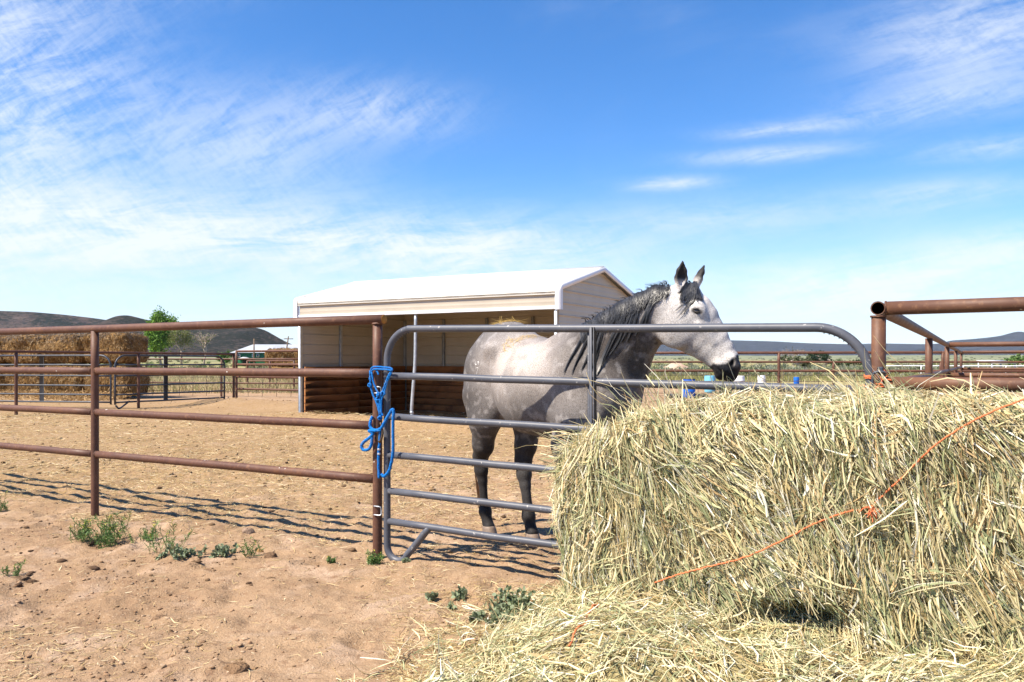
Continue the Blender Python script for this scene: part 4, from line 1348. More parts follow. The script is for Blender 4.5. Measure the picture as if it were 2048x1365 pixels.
for sd in (1, -1):
    lay(0.95 * sstep(1.0, 0.55, np.sqrt((((HV - HD(1394, 625, sd * 0.09)) @ nrm(haxis * 0.35 + HFL)) / 0.042) ** 2 + (((HV - HD(1394, 625, sd * 0.09)) @ nrm(np.cross(nrm(haxis * 0.35 + HFL), HRL))) / 0.021) ** 2 + (((HV - HD(1394, 625, sd * 0.09)) @ HRL) / 0.04) ** 2)), (0.045, 0.040, 0.038))
# muzzle: dark from the corner of the mouth to the nostril and the nose tip
bl = np.interp(vpx, [1418, 1428, 1449, 1458, 1466, 1474, 1482], [733, 728, 727, 722, 715, 711, 709])
onhead = sstep(1300, 1320, vpx) * (x > 1.2) * sstep(1.10, 1.14, z)
mz = sstep(-3.0, 2.5, vpy - bl + 3 * (mott - 0.5)) * (vpx > 1414) * onhead
lay(mz, (0.026, 0.025, 0.026))
lay(0.55 * blob(HD(1479, 727), (0.020, 0.05, 0.04)), (0.09, 0.085, 0.082))
for sd in (1, -1):
    lay(0.85 * blob(HD(1469.5, 729, sd * 0.062), (0.008, 0.022, 0.018)), (0.40, 0.36, 0.32))
    lay(0.97 * blob(HD(1463.5, 726, sd * 0.055), (0.011, 0.022, 0.017)), (0.006, 0.005, 0.005))
# ears
for (ea, eb) in (EAR_R, EAR_L):
    ax = nrm(eb - ea); tt = (HV - ea) @ ax; dd = np.linalg.norm(HV - ea - tt[:, None] * ax, axis=1)
    m = (dd < 0.045) * sstep(0.01, 0.05, tt)
    lay(m * 0.97, (0.018, 0.015, 0.014))
    inner = m * ((HV - ea - tt[:, None] * ax) @ nrm(HFL * 0.5 + HRL * (0.8 if ea is EAR_R[0] else 0.1)) < 0.012) * ((HV - ea - tt[:, None] * ax) @ nrm(HFL * 0.5 + HRL * 0.8) > -0.012)
ea, eb = EAR_L; tt = (HV - ea) @ nrm(eb - ea)
lay(0.75 * blob(ea + (eb - ea) * 0.22 - HFL * 0.03, (0.03, 0.03, 0.028)), (0.42, 0.36, 0.32))
C = np.clip(C * np.array([0.97, 0.99, 1.02]), 0.004, 0.9)
g = NT('grey_coat')
c = g.attr()
sp1 = g.noise(170, 4, 0.8)
c = g.mix(g.ramp(sp1, 0.44, 0.60), c, g.mix(1.0, c, (0.54, 0.52, 0.51), 'MULTIPLY'))
c = g.mix(g.math('MULTIPLY', g.ramp(g.noise(320, 2, 0.6), 0.55, 0.70), 0.35), c, g.mix(1.0, c, (1.5, 1.48, 1.45), 'MULTIPLY'))
g.color(c)
g.bump(g.math('ADD', g.noise(260, 3, 0.7, stretch=(1, 1, 0.35)), g.math('MULTIPLY', g.noise(24, 3), 0.6)), 0.35, 0.004)
COAT = g.set(0.60, 0.16)
g.b.inputs['Sheen Weight'].default_value = 0.02
g.b.inputs['Sheen Roughness'].default_value = 0.4
horse = thing('grey_horse', 'dappled grey horse with black mane and legs looking right over the gate', 'horse', HO)
body = obj('body', HW, [HQ], COAT, horse, C)
BVH = BVHTree.FromPolygons([tuple(v) for v in HW], [tuple(int(i) for i in q) for q in HQ])
def toW(p):
    p = np.asarray(p, float)
    return HO + HH * p[0] + HLf * p[1] + Zl * p[2]
# eyes
LIDM = simple('dark_eyelid', (0.040, 0.036, 0.034), (0.06, 0.054, 0.05), 60, 0.6, 0.25)
EYEM = simple('dark_eye', (0.012, 0.009, 0.008), (0.02, 0.014, 0.011), 30, 0.06, 0.6)
for sd in (1, -1):
    c = toW(HD(1394, 624.5, sd * 0.082)); m = MB()
    for k in range(1):
        prof = [(0.0185 * math.sin(a), -0.0185 * math.cos(a)) for a in np.linspace(0, math.pi, 12)]
        m.lathe(c, prof, 20)
    m.build('eye', EYEM, horse)
    ea_ = nrm(haxis * 0.35 + HFL); eb_ = nrm(np.cross(ea_, HRL)); m = MB()
    for sg, drop in ((1, 0.010), (-1, 0.0085)):
        ts = np.linspace(-1, 1, 9)
        pl = [HD(1394, 624.5, 0) + HRL * sd * (0.0985 - 0.010 * t_ * t_) + ea_ * 0.021 * t_ + np.array([0, 0, 1.0]) * (sg * drop * (1 - t_ * t_) + 0.002) for t_ in ts]
        m.tube([toW(q) for q in pl], 0.0042 * (1 - 0.5 * np.abs(ts)), 8)
    m.build('eyelids', LIDM, horse)
# hooves
HOOF = simple('horn_hoof', (0.25, 0.185, 0.14), (0.15, 0.11, 0.085), 18, 0.55, 0.3, bump=0.3, bscale=60)
for (hx0, hy0) in ((0.05, -0.10), (0.383, 0.05), (1.11, -0.155), (1.15, 0.125)):
    c = L(hx0, hy0, float(gh(*L(hx0, hy0, 0)[:2])) - 0.004)
    V = []; n = 22
    for (r, h, sh) in ((0.0, -0.002, 0.012), (0.060, 0.0, 0.012), (0.058, 0.02, 0.010), (0.050, 0.07, -0.004), (0.047, 0.084, -0.008), (0.040, 0.092, -0.010), (0.0, 0.094, -0.010)):
        for i in range(n):
            a = 2 * math.pi * i / n
            V.append(c + HH * (r * 1.08 * math.cos(a) + sh) + HLf * r * 0.92 * math.sin(a) + Zl * h)
    Q = [(k * n + i, k * n + (i + 1) % n, (k + 1) * n + (i + 1) % n, (k + 1) * n + i) for k in range(6) for i in range(n)]
    obj('hoof', np.array(V), [np.array(Q)], HOOF, horse)
# hair locks lying on the skin
def snap(P, off):
    out = []
    for p in P:
        co, nn, i, d = BVH.find_nearest(Vector(p))
        out.append(np.array(co) + np.array(nn) * off)
    return np.array(out)
def lock(pts, width, n, col, lift=0.008, seed=0, taper=True, fray=1.0, k=10, lift_end=None):
    """a lock of n hairs following the world-space points, snapped to the skin"""
    rg = np.random.default_rng(seed)
    P = spline(pts, 8)
    t = np.linspace(0, 1, k); s = np.linspace(0, 1, len(P))
    P = np.stack([np.interp(t, s, P[:, i]) for i in range(3)], 1)
    lf = lift if lift_end is None else np.linspace(lift, lift_end, k)
    Ps = []
    for i, p in enumerate(P):
        co, nn, _, d = BVH.find_nearest(Vector(p))
        Ps.append((np.array(co), np.array(nn)))
    C0 = np.array([q[0] for q in Ps]); N0 = np.array([q[1] for q in Ps])
    T = nrm(np.gradient(C0, axis=0)); S_ = nrm(np.cross(T, N0))
    hairs = []; W = []; NN = []; cols = []
    for j in range(n):
        o = rg.normal(0, 0.5); ph = rg.uniform(0, 6.28); fr = rg.uniform(2, 6)
        wv = width * (0.35 + 0.65 * np.sin(np.clip(t * 1.15, 0, 1) * math.pi * 0.9 + 0.25)) if taper else width * np.ones(k)
        end = rg.uniform(0.78, 1.0)
        tt = t * end
        c0 = np.stack([np.interp(tt, t, C0[:, i]) for i in range(3)], 1)
        n0 = np.stack([np.interp(tt, t, N0[:, i]) for i in range(3)], 1); s0 = np.stack([np.interp(tt, t, S_[:, i]) for i in range(3)], 1)
        lat = (o * np.interp(tt, t, wv) * 0.5 + 0.0016 * fray * np.sin(tt * fr * 3 + ph))[:, None]
        up = (lf * (0.35 + 0.9 * rg.random()) * np.cos(o * 0.9) + 0.0012 * fray * np.sin(tt * fr * 2 + ph * 2))[:, None] if np.isscalar(lf) else (np.interp(tt, t, lf) * (0.35 + 0.9 * rg.random()))[:, None]
        hairs.append(c0 + s0 * lat + n0 * (up + 0.001)); W.append(0.0014 * (1 - 0.75 * t ** 3)); NN.append(n0.mean(0))
        cols.append(np.array(col) * rg.uniform(0.6, 1.5))
    return np.array(hairs), np.array(W), np.array(NN), np.array(cols)
def hair_obj(name, locks_, parent):
    Vs, Qs, Cs = [], [], []; n = 0
    for (P, W, N, c) in locks_:
        v, q = ribbons(P, W, nrm(N))
        Vs.append(v); Qs.append(q + n); Cs.append(np.repeat(c, P.shape[1] * 2, 0)); n += len(v)
    return obj(name, np.concatenate(Vs), [np.concatenate(Qs)], HAIR, parent, np.concatenate(Cs))
MC = (0.034, 0.034, 0.037)
crest = spline([at(*p) for p in ((1163, 645, 4.94), (1192, 631, 4.90), (1224, 613, 4.85), (1262, 594, 4.80), (1300, 577, 4.75), (1340, 564, 4.72))], 12)
locks_ = []
rg = np.random.default_rng(5)
# the hanging locks: upper end on the crest, lower end on the side of the neck (picture points)
hang = [((1186, 640), (1148, 688), (1123, 747)), ((1204, 640), (1166, 700), (1147, 752)), ((1214, 648), (1184, 712), (1171, 752)), ((1232, 640), (1204, 690), (1192, 735), (1187, 752)), ((1246, 630), (1218, 680), (1199, 728), (1190, 748)),
        ((1258, 622), (1230, 672), (1213, 705), (1203, 728)), ((1270, 615), (1248, 658), (1232, 692), (1216, 712)), ((1280, 606), (1263, 648), (1250, 672), (1238, 690)), ((1292, 600), (1276, 640), (1262, 668), (1252, 686)), ((1302, 592), (1290, 632), (1276, 660), (1268, 676)), ((1312, 586), (1299, 618), (1292, 645), (1283, 663)), ((1322, 582), (1308, 604), (1297, 628), (1291, 648))]
for i, h in enumerate(hang):
    dd = 4.86 if i < 4 else 4.74 if i < 9 else 4.68
    cp = crest[int(np.clip((h[0][0] - 1163) / (1340 - 1163) * (len(crest) - 1), 0, len(crest) - 1))]
    pts = [cp] + [at(p[0], p[1], dd) for p in h]
    locks_.append(lock(pts, 0.017, 80, MC, 0.009, i, k=14))
    locks_.append(lock(pts, 0.026, 14, MC, 0.006, i + 50, k=14, fray=3))
# tangled roots along the crest
for i in range(120):
    f = rg.uniform(0, 1); cp = crest[int(f * (len(crest) - 1))]
    lp = np.array([(cp[0] / cp[1]) * FPX + CXP, HZ - (cp[2] - EYE) / cp[1] * FPX])
    ln = rg.uniform(16, 58) * (0.65 + 0.6 * f if f < .5 else 1.25 - 0.6 * f)
    pts = [cp + np.array([0, 0.02, 0.005]), at(lp[0] - ln * 0.20, lp[1] + ln * 0.42, cp[1] - 0.09), at(lp[0] - ln * 0.55 + rg.normal(0, 5), lp[1] + ln, cp[1] - 0.14)]
    locks_.append(lock(pts, 0.030, 28, np.array(MC) * rg.uniform(0.6, 1.7), 0.013, 200 + i, k=9, fray=3))
# a few hairs standing on the crest
for i in range(34):
    f = rg.uniform(0.05, 1); cp = crest[int(f * (len(crest) - 1))]
    d = np.array([rg.normal(-0.012, 0.012), rg.normal(0, 0.01), rg.uniform(0.0, 0.012)])
    P = np.stack([cp + d * 0 - Zl * 0.012, cp + d * 0.6 + Zl * 0.002, cp + d * 1.3 - np.array([0.012, 0, 0.004])])[None] + rg.normal(0, 0.003, (6, 1, 3))
    locks_.append((np.stack([spline(q, 4) for q in P]), np.full((6, 9), 0.0009) * np.linspace(1, 0.3, 9), np.tile((0, -1.0, 0.3), (6, 1)), np.tile(np.array(MC) * rg.uniform(0.8, 1.6), (6, 1))))
hair_obj('mane', locks_, horse)
fl = []
for i in range(30):
    a = toW(HD(rg.uniform(1370, 1394), rg.uniform(562, 569), rg.uniform(-0.03, 0.045)))
    ex = rg.uniform(1356, 1406); ey = 607 - abs(ex - 1378) * 0.15 + rg.normal(0, 7)
    if i > 24: ex, ey = rg.uniform(1345, 1378), rg.uniform(622, 655)
    e = toW(HD(ex, ey, 0.075)); mid_ = toW(HD((ex + 1386) / 2 + rg.normal(2, 4), (ey + 568) / 2, 0.07))
    fl.append(lock([a, mid_, e], 0.022 if i <= 24 else 0.010, 36 if i <= 24 else 7, np.array(MC) * rg.uniform(0.8, 2.2), 0.011, 500 + i, k=10, fray=2))
hair_obj('forelock', fl, horse)
# tail
tl = []
for i in range(160):
    o = rg.normal(0, 0.013, 2)
    pts = [L(-0.20, 0, 1.32), L(-0.285, o[1] * 0.6, 1.16), L(-0.30 + o[0], o[1], 0.8), L(-0.29 + o[0] * 1.3, 0.01 + o[1] * 1.2, 0.45), L(-0.275 + o[0] * 0.7, 0.02 + o[1] * 0.8, rg.uniform(0.14, 0.42))]
    P = spline(pts, 4)
    zz = P[:, 2]
    tl.append((P[None], np.full((1, len(P)), 0.0024), np.array([[0, -1.0, 0]]), np.array([np.array((0.12, 0.055, 0.022)) * rg.uniform(0.5, 1.4)])))
hair_obj('tail', tl, horse)
# freeze brand on the right hip
BR = simple('white_brand_hair', (0.74, 0.72, 0.70), (0.6, 0.58, 0.56), 80, 0.7, 0.2)
def brand(pts):
    P = [at(px, py, 5.6) for px, py in pts]
    P = spline(P, 6); out = []
    for p in P:
        d = Vector(p - np.array([0, 0, EYE])).normalized()
        co, nn, i, dist = BVH.ray_cast(Vector((0, 0, EYE)), d)
        if co is None: continue
        out.append(np.array(co) + np.array(nn) * 0.0005)
    V, Q, T = tube(out, 0.0021, 6)
    obj('brand_mark', V, [Q] + ([T] if T is not None else []), BR, horse)
brand([(951.5, 724), (950.5, 727), (951.5, 730), (953.5, 730), (954.5, 727), (955.5, 724), (957, 724), (957.5, 727), (956.5, 730.5)])
brand([(955.8, 739.5), (955.8, 736), (951.5, 737)])
brand([(955.8, 739.5), (954.5, 744), (953.2, 749)])
# wisps of hay on the back
wv = []
for i in range(55):
    q = at(rg.uniform(1000, 1085), rg.uniform(655, 705), 5.5); co, nn, _, d = BVH.find_nearest(Vector(q + np.array([0, 0, 0.0])))
    co = np.array(co); nn = np.array(nn); dr = nrm(np.cross(nn, rg.normal(0, 1, 3))); ln = rg.uniform(0.02, 0.06)
    wv.append((np.stack([co - dr * ln + nn * 0.003, co + nn * 0.006, co + dr * ln + nn * 0.003])[None], np.full((1, 3), 0.0009), nn[None], np.array([[0.62, 0.42, 0.14]]) * rg.uniform(0.7, 1.2)))
for i in range(110):
    b0 = L(0.12 + rg.normal(0, 0.06), rg.normal(0.0, 0.05), 1.50); co, nn, _, d = BVH.find_nearest(Vector(b0)); co = np.array(co)
    dr = nrm(rg.normal(0, 1, 3) * (1, 1, 0.25)); ln = rg.uniform(0.02, 0.07)
    c0 = co + Zl * rg.uniform(0, 0.012)
    wv.append((np.stack([c0 - dr * ln, c0 + Zl * 0.003, c0 + dr * ln])[None], np.full((1, 3), 0.0010), np.array([[0, -0.3, 1.0]]), np.array([[0.62, 0.42, 0.12]]) * rg.uniform(0.7, 1.2)))
Vs, Qs, Cs, n = [], [], [], 0
for (P, W, N, c) in wv:
    v, q = ribbons(P, W, nrm(N)); Vs.append(v); Qs.append(q + n); Cs.append(np.repeat(c, P.shape[1] * 2, 0)); n += len(v)
hb = obj('hay_wisps', np.concatenate(Vs), [np.concatenate(Qs)], STRAW, None, np.concatenate(Cs))
tag(hb, 'golden wisps of hay lying on the grey horse back', 'hay', kind='stuff')
# ------------------------------------------------------------------ hay
HAYC = np.array([(0.74, 0.64, 0.39), (0.63, 0.51, 0.26), (0.50, 0.50, 0.27), (0.34, 0.37, 0.19), (0.87, 0.82, 0.66), (0.50, 0.35, 0.17), (0.72, 0.63, 0.37)])
HAYP = np.array([0.23, 0.15, 0.18, 0.13, 0.11, 0.06, 0.14])
OLDC = np.array([(0.43, 0.265, 0.105), (0.33, 0.195, 0.072), (0.52, 0.36, 0.175), (0.21, 0.12, 0.05), (0.38, 0.25, 0.12)])
OLDP = np.array([0.3, 0.25, 0.2, 0.1, 0.15])
def strand_set(Cn, D, N, ln, w, cols, bend=0.085, k=4, rg=RNG, frac_stem=0.35):
    """centres, directions, normals, lengths, half widths -> V, Q, col"""
    n = len(Cn)
    t = np.linspace(-0.5, 0.5, k)
    B = nrm(np.cross(D, N))
    b1 = rg.normal(0, bend, n); b2 = rg.normal(0, bend, n)
    P = Cn[:, None] + D[:, None] * (ln[:, None] * t)[..., None]
    P = P + B[:, None] * ((b1 * ln)[:, None] * (t ** 2 * 4 - 0.33))[..., None] + N[:, None] * ((b2 * ln * 0.6)[:, None] * (t ** 2 * 4 - 0.33))[..., None]
    tw = rg.uniform(0.6, 1.0, n)[:, None] * np.where(np.abs(t) > 0.45, 0.45, 1.0)[None]
    W = w[:, None] * tw
    N2 = nrm(N + rg.normal(0, 0.7, (n, 3)))
    m = rg.random(n) < frac_stem
    Vs, Qs, Cs = [], [], []; o = 0
    for sel, fn, per in ((m, stems, 3), (~m, ribbons, 2)):
        if not sel.any(): continue
        v, q = fn(P[sel], W[sel] * (0.75 if per == 3 else 1.0), N2[sel])
        Vs.append(v); Qs.append(q + o); Cs.append(np.repeat(cols[sel], k * per, 0)); o += len(v)
    return np.concatenate(Vs), np.concatenate(Qs), np.concatenate(Cs)
def pick(pal, pr, n, rg, jit=0.15):
    c = pal[rg.choice(len(pal), n, p=pr / pr.sum())]
    return c * rg.uniform(1 - jit, 1 + jit, (n, 1))
def rbox(p, pn=9.0):
    """point(s) on the unit cube -> rounded box"""
    return p / (np.sum(np.abs(p) ** pn, -1, keepdims=True) ** (1 / pn)) * np.max(np.abs(p), -1, keepdims=True)
class Bale:
    def __init__(s, org, du, dv, half, seed, rough=0.05, pn=9.0, warp=None):
        s.o = np.asarray(org, float); s.du = du; s.dv = dv; s.h = half; s.seed = seed; s.rough = rough; s.pn = pn; s.warp = warp
    def f(s, p):
        """p on the unit cube (n,3) -> world"""
        q = rbox(p, s.pn) * s.h
        nn = nrm(rbox(p, 4.0))
        w = s.rough
        e = (fbm3(q[:, 0] * 3.0 + s.seed, q[:, 1] * 3.0, q[:, 2] * 2.0, 3, s.seed) - 0.5) * 2 * w + (noise3(q[:, 0] * 11, q[:, 1] * 11, q[:, 2] * 5, s.seed + 5) - 0.5) * w * 0.7
        q = q + nn * e[:, None]
        if s.warp is not None: q = s.warp(q)
        return s.o + q[:, :1] * s.du + q[:, 1:2] * s.dv + q[:, 2:] * np.array([0, 0, 1.0])
    def sample(s, n, rg, weights):
        """random points: weights for faces (-x,+x,-y,+y,-z,+z)"""
        w = np.array(weights, float); w /= w.sum()
        fc = rg.choice(6, n, p=w)
        p = rg.uniform(-1, 1, (n, 3)); ax = fc // 2
        p[np.arange(n), ax] = np.where(fc % 2 == 0, -1.0, 1.0)
        return p, fc
    def frame(s, p):
        e = 0.012
        a = s.f(p)
        ax = np.argmax(np.abs(p), 1)
        T1 = np.zeros_like(p); T2 = np.zeros_like(p)
        i1 = (ax + 1) % 3; i2 = (ax + 2) % 3
        r = np.arange(len(p))
        T1[r, i1] = e * 3; T2[r, i2] = e * 3
        t1 = s.f(np.clip(p + T1, -1, 1)) - s.f(np.clip(p - T1, -1, 1))
        t2 = s.f(np.clip(p + T2, -1, 1)) - s.f(np.clip(p - T2, -1, 1))
        n = nrm(np.cross(t1, t2)); sg = np.sign(np.sum(n * (a - s.o), 1))[:, None]
        return a, n * np.where(sg == 0, 1, sg)
    def core(s, name, mat, parent, n=44, shrink=0.96):
        Vs, Qs, o = [], [], 0
        u = np.linspace(-1, 1, n)
        A, B = np.meshgrid(u, u, indexing='ij')
        for ax in range(3):
            for sg in (-1, 1):
                p = np.zeros((n * n, 3)); p[:, ax] = sg; p[:, (ax + 1) % 3] = A.ravel() * (1 if sg > 0 else -1); p[:, (ax + 2) % 3] = B.ravel()
                v = s.f(p)
                v = s.o + (v - s.o) * shrink
                i = np.arange(n - 1)[:, None] * n + np.arange(n - 1)[None]
                Qs.append(np.stack([i, i + n, i + n + 1, i + 1], -1).reshape(-1, 4) + o); Vs.append(v); o += len(v)
        return obj(name, np.concatenate(Vs), [np.concatenate(Qs)], mat, parent)

# --- the big bale before the gate
rg = np.random.default_rng(77)
BH = 1.055
def bwarp(q):
    q = q.copy()
    s = q[:, 0] + 1.2                                   # metres from the left end
    # the left end has slumped
    sl = sstep(0.75, 0.0, s)
    hz = (q[:, 2] + BH / 2 - 0.13) / BH
    q[:, 2] -= sl * 0.20 * np.clip(hz, 0, 1.1)
    q[:, 1] += sl * 0.05 * np.clip(hz, 0, 1)
    q[:, 0] += sstep(0.9, 0.0, s) * 0.13 * np.clip(0.75 - hz, 0, 1)
    # face: bulging flakes, undercut at the foot
    q[:, 1] += -0.045 * np.sin(s * 6.1 + 0.6) * (q[:, 1] < 0) * 0.5
    notch = np.exp(-((s - 1.08) / 0.14) ** 2) * np.exp(-((hz - 0.255) / 0.055) ** 2)
    q[:, 1] += notch * 0.27 * (q[:, 1] < 0)
    q[:, 2] += (noise2(s * 2.2, q[:, 1] * 2.0, 9) - 0.5) * 0.07 * np.clip(hz, 0, 1)
    return q
bale = thing('hay_bale', 'big pale green-gold hay bale leaning by the gate, tied with orange twine', 'hay bale', F(2.9, 0.48, 0))
BB = Bale(F(2.88, 0.475, BH / 2 - 0.13), U, V_, np.array([1.19, 0.40, BH / 2 + 0.13]), 3, 0.035, 12.0, bwarp)
BB.core('hay_mass', HAYCORE, bale, 60, 0.965)
def bale_strands(B, ncl, per, weights, rg, ln=(0.09, 0.26), w=(0.0018, 0.0042), pal=HAYC, pr=HAYP, flow=True, out=0.10, off=(-0.012, 0.022)):
    p, fc = B.sample(ncl, rg, weights)
    a, n = B.frame(p)
    up = np.array([0, 0, 1.0])
    side = nrm(np.cross(n, np.tile(up, (ncl, 1))) + 1e-6)
    dn = nrm(np.cross(side, n))
    s_ = a @ U; z_ = a[:, 2]
    ang = (fbm2(s_ * 1.3 + 4, z_ * 1.5, 3, 61) - 0.5) * 3.4 + rg.normal(0, 0.22, ncl)
    wild = rg.random(ncl) < 0.16
    ang = np.where(wild | (n[:, 2] > 0.75), rg.uniform(-math.pi, math.pi, ncl), ang)
    D = dn * np.cos(ang)[:, None] + side * np.sin(ang)[:, None]
    base_col = pick(pal, pr, ncl, rg)
    idx = np.repeat(np.arange(ncl), per)
    m = len(idx)
    L_ = rg.uniform(*ln, ncl)[idx] * rg.uniform(0.6, 1.1, m)
    cb = rg.normal(0.0, 0.09, (ncl, 1)); co_ = rg.normal(0.0, 0.012, (ncl, 1))
    Dm = nrm(D[idx] + rg.normal(0, 0.085, (m, 3)) + n[idx] * (rg.normal(0.0, out, (m, 1)) + cb[idx]))
    Cm = a[idx] + side[idx] * rg.normal(0, 0.014, (m, 1)) + dn[idx] * rg.normal(0, 0.02, (m, 1)) + n[idx] * (rg.uniform(*off, (m, 1)) + co_[idx])
    col = np.where((rg.random(m) < 0.55)[:, None], base_col[idx], pick(pal, pr, m, rg)) * rg.uniform(0.85, 1.12, (m, 1))
    return strand_set(Cm, Dm, n[idx], L_, rg.uniform(*w, m), np.clip(col, 0.01, 0.9), rg=rg)
def merge(sets):
    Vs, Qs, Cs, o = [], [], [], 0
    for v, q, c in sets:
        Vs.append(v); Qs.append(q + o); Cs.append(c); o += len(v)
    return np.concatenate(Vs), [np.concatenate(Qs)], np.concatenate(Cs)
sets = [bale_strands(BB, 4500, 9, (2.5, 0, 9, 0.4, 0, 4), rg, (0.08, 0.32), (0.0014, 0.0046)),
        bale_strands(BB, 2900, 3, (2, 0, 9, 0.2, 0, 3), rg, (0.04, 0.13), (0.003, 0.0075), off=(-0.004, 0.022)), bale_strands(BB, 3000, 3, (2, 0, 9, 0.2, 0, 4), rg, (0.02, 0.06), (0.0012, 0.003), out=0.3, off=(0.0, 0.024)),
        bale_strands(BB, 420, 3, (2, 0, 5, 0.5, 0, 5), rg, (0.16, 0.36), (0.0016, 0.003), out=0.38, off=(0.0, 0.035))]
# tufts that stick out: along the top edge, at the left shoulder and by the corner post
def tuft(base, d, n, spread, ln, pos=0.05):
    base = np.asarray(base, float)
    Cb = base + rg.normal(0, pos, (n, 3))
    D = nrm(nrm(d) + rg.normal(0, spread, (n, 3)))
    l = rg.uniform(*ln, n)
    N = nrm(np.cross(D, rg.normal(0, 1, (n, 3))))
    return strand_set(Cb + D * (l * 0.5)[:, None], D, N, l, rg.uniform(0.0017, 0.0036, n), pick(HAYC, HAYP, n, rg), 0.10, rg=rg)
for s in np.linspace(2.02, 3.2, 17):
    sets.append(tuft(F(s + rg.normal(0, 0.04), rg.uniform(0.15, 0.75), BH - 0.06 + rg.normal(0, 0.015)), U * rg.normal(-0.45, 0.45) - V_ * rg.normal(0.25, 0.3) + np.array([0, 0, rg.uniform(0.3, 0.9)]), 26, 0.30, (0.07, 0.17)))
for z in np.linspace(0.55, 0.90, 7):
    sets.append(tuft(F(1.80 - 0.03 * (z > 0.75), 0.74 - rg.uniform(0, 0.12), z - 0.03), -U * 1.0 + V_ * rg.normal(0, 0.3) + np.array([0, 0, rg.uniform(-0.35, 0.25)]), 34, 0.28, (0.08, 0.20)))
sets.append(tuft(F(1.83, 0.62, 0.80), -U + np.array([0, 0, 0.12]), 90, 0.25, (0.10, 0.26), 0.06))
sets.append(tuft(F(2.05, 0.6, 0.93), -U * 0.6 + np.array([0, 0, 0.6]), 40, 0.35, (0.10, 0.26), 0.07))
for k in range(4):
    sets.append(tuft(F(2.88 + k * 0.06, 0.22 + rg.uniform(0, 0.1), 1.0), -U * 0.6 + np.array([0, 0, 0.6]) - V_ * 0.1, 42, 0.20, (0.12, 0.25), 0.05))
sets.append(tuft(F(3.25, 0.25, 1.0), -U * 0.9 + np.array([0, 0, 0.25]), 50, 0.22, (0.10, 0.22), 0.07))
for s in np.linspace(3.3, 4.0, 8): sets.append(tuft(F(s, rg.uniform(0.3, 0.8), BH - 0.07), -U * 0.8 - V_ * 0.3 + np.array([0, 0, rg.uniform(0.0, 0.3)]), 24, 0.25, (0.07, 0.15)))
V, Q, c = merge(sets)
so = obj('loose_strands', V, Q, STRAW, bale, c, smooth=False, kind='stuff')
# baling twine across the face
def on_bale(px, py, lift=0.012):
    """where the line of sight to a picture point meets the bale's face"""
    d = np.array([(px - CXP) / FPX, 1.0, -(py - HZ) / FPX]); o = np.array([0, 0, EYE])
    k = np.dot(F(0, 0.905 + lift) - o, -V_) / np.dot(d, -V_)
    return o + d * k
tw = spline([on_bale(*p) for p in ((2090, 785), (2048, 799), (1980, 826), (1915, 860), (1860, 900), (1810, 950), (1770, 987), (1742, 1014))], 8)
tw2 = spline([on_bale(*p) for p in ((1742, 1014), (1690, 1026), (1630, 1048), (1570, 1078), (1510, 1107), (1460, 1124), (1400, 1138), (1355, 1150), (1310, 1166))], 8)
for P in (tw, tw2):
    P = P + RNG.normal(0, 0.0008, P.shape)
    MB().tube(P, 0.0030, 8).build('twine', TWINE, bale)
m = MB(); kc = on_bale(1744, 1018, 0.02)
th = np.linspace(0, 2 * math.pi, 30, endpoint=False)
for k in range(3):
    a = nrm(RNG.normal(0, 1, 3)); b = nrm(np.cross(a, RNG.normal(0, 1, 3)))
    m.tube(kc + 0.009 * (np.cos(th)[:, None] * a + np.sin(th)[:, None] * b), 0.0034, 6, closed=True)
for k in range(26):
    d = nrm(RNG.normal(0, 0.6, 3) + np.array([0.1, -0.5, -0.9]))
    m.tube(spline([kc, kc + d * 0.016 + RNG.normal(0, 0.006, 3), kc + d * 0.036 + RNG.normal(0, 0.01, 3)], 4), 0.0015, 4)
m.build('twine_knot', TWINE, bale)

# --- loose hay spilled on the ground before the bale
def mound_h(x, y):
    x = np.asarray(x, float); y = np.asarray(y, float)
    a = np.array([0.22, 4.50]); b = np.array([-0.62, 2.7])
    d = (b - a) / np.linalg.norm(b - a); nv = np.array([-d[1], d[0]])     # points to the right of the edge line
    dd = (x - a[0]) * nv[0] + (y - a[1]) * nv[1] + (fbm2(x * 3, y * 3, 3, 71) - 0.5) * 0.36
    t = -( (x - P1[0]) * V_[0] + (y - P1[1]) * V_[1])                     # metres in front of the fence line
    h = (0.29 - 0.07 * sstep(0.5, 1.1, dd)) * sstep(-0.02, 0.75, dd) + 0.03 * sstep(0, 0.12, dd)
    h = h * (1 - 0.42 * sstep(1.2, 2.4, t)) * sstep(0.15, 0.5, t)
    h = h + (fbm2(x * 2.2 + 3, y * 2.2, 3, 81) - 0.5) * 0.16 * sstep(0.05, 0.5, dd)
    h = h + (fbm2(x * 9, y * 9, 2, 85) - 0.5) * 0.05 * sstep(0.0, 0.3, dd)
    s = (x - P1[0]) * U[0] + (y - P1[1]) * U[1]
    h = h - 0.10 * np.exp(-((s - 2.80) / 0.34) ** 2 - ((t - 1.00) / 0.18) ** 2)
    return np.where(dd > -0.02, h, -0.05), dd
mx, my = np.meshgrid(np.linspace(-0.9, 2.6, 150), np.linspace(1.45, 4.6, 140), indexing='ij')
mh, mdd = mound_h(mx, my)
mz_ = np.maximum(mh, -0.06) + gh(mx, my) - 0.015
i_ = np.arange(149)[:, None] * 140 + np.arange(139)[None]
Qm = np.stack([i_, i_ + 140, i_ + 141, i_ + 1], -1).reshape(-1, 4)
keep = (mdd.ravel()[Qm] > -0.01).any(1)
spill = obj('spilled_hay', np.stack([mx, my, mz_], -1).reshape(-1, 3), [Qm[keep]], HAYCORE)
tag(spill, 'loose pale hay spilled over the ground in front of the big bale', 'hay', kind='stuff')
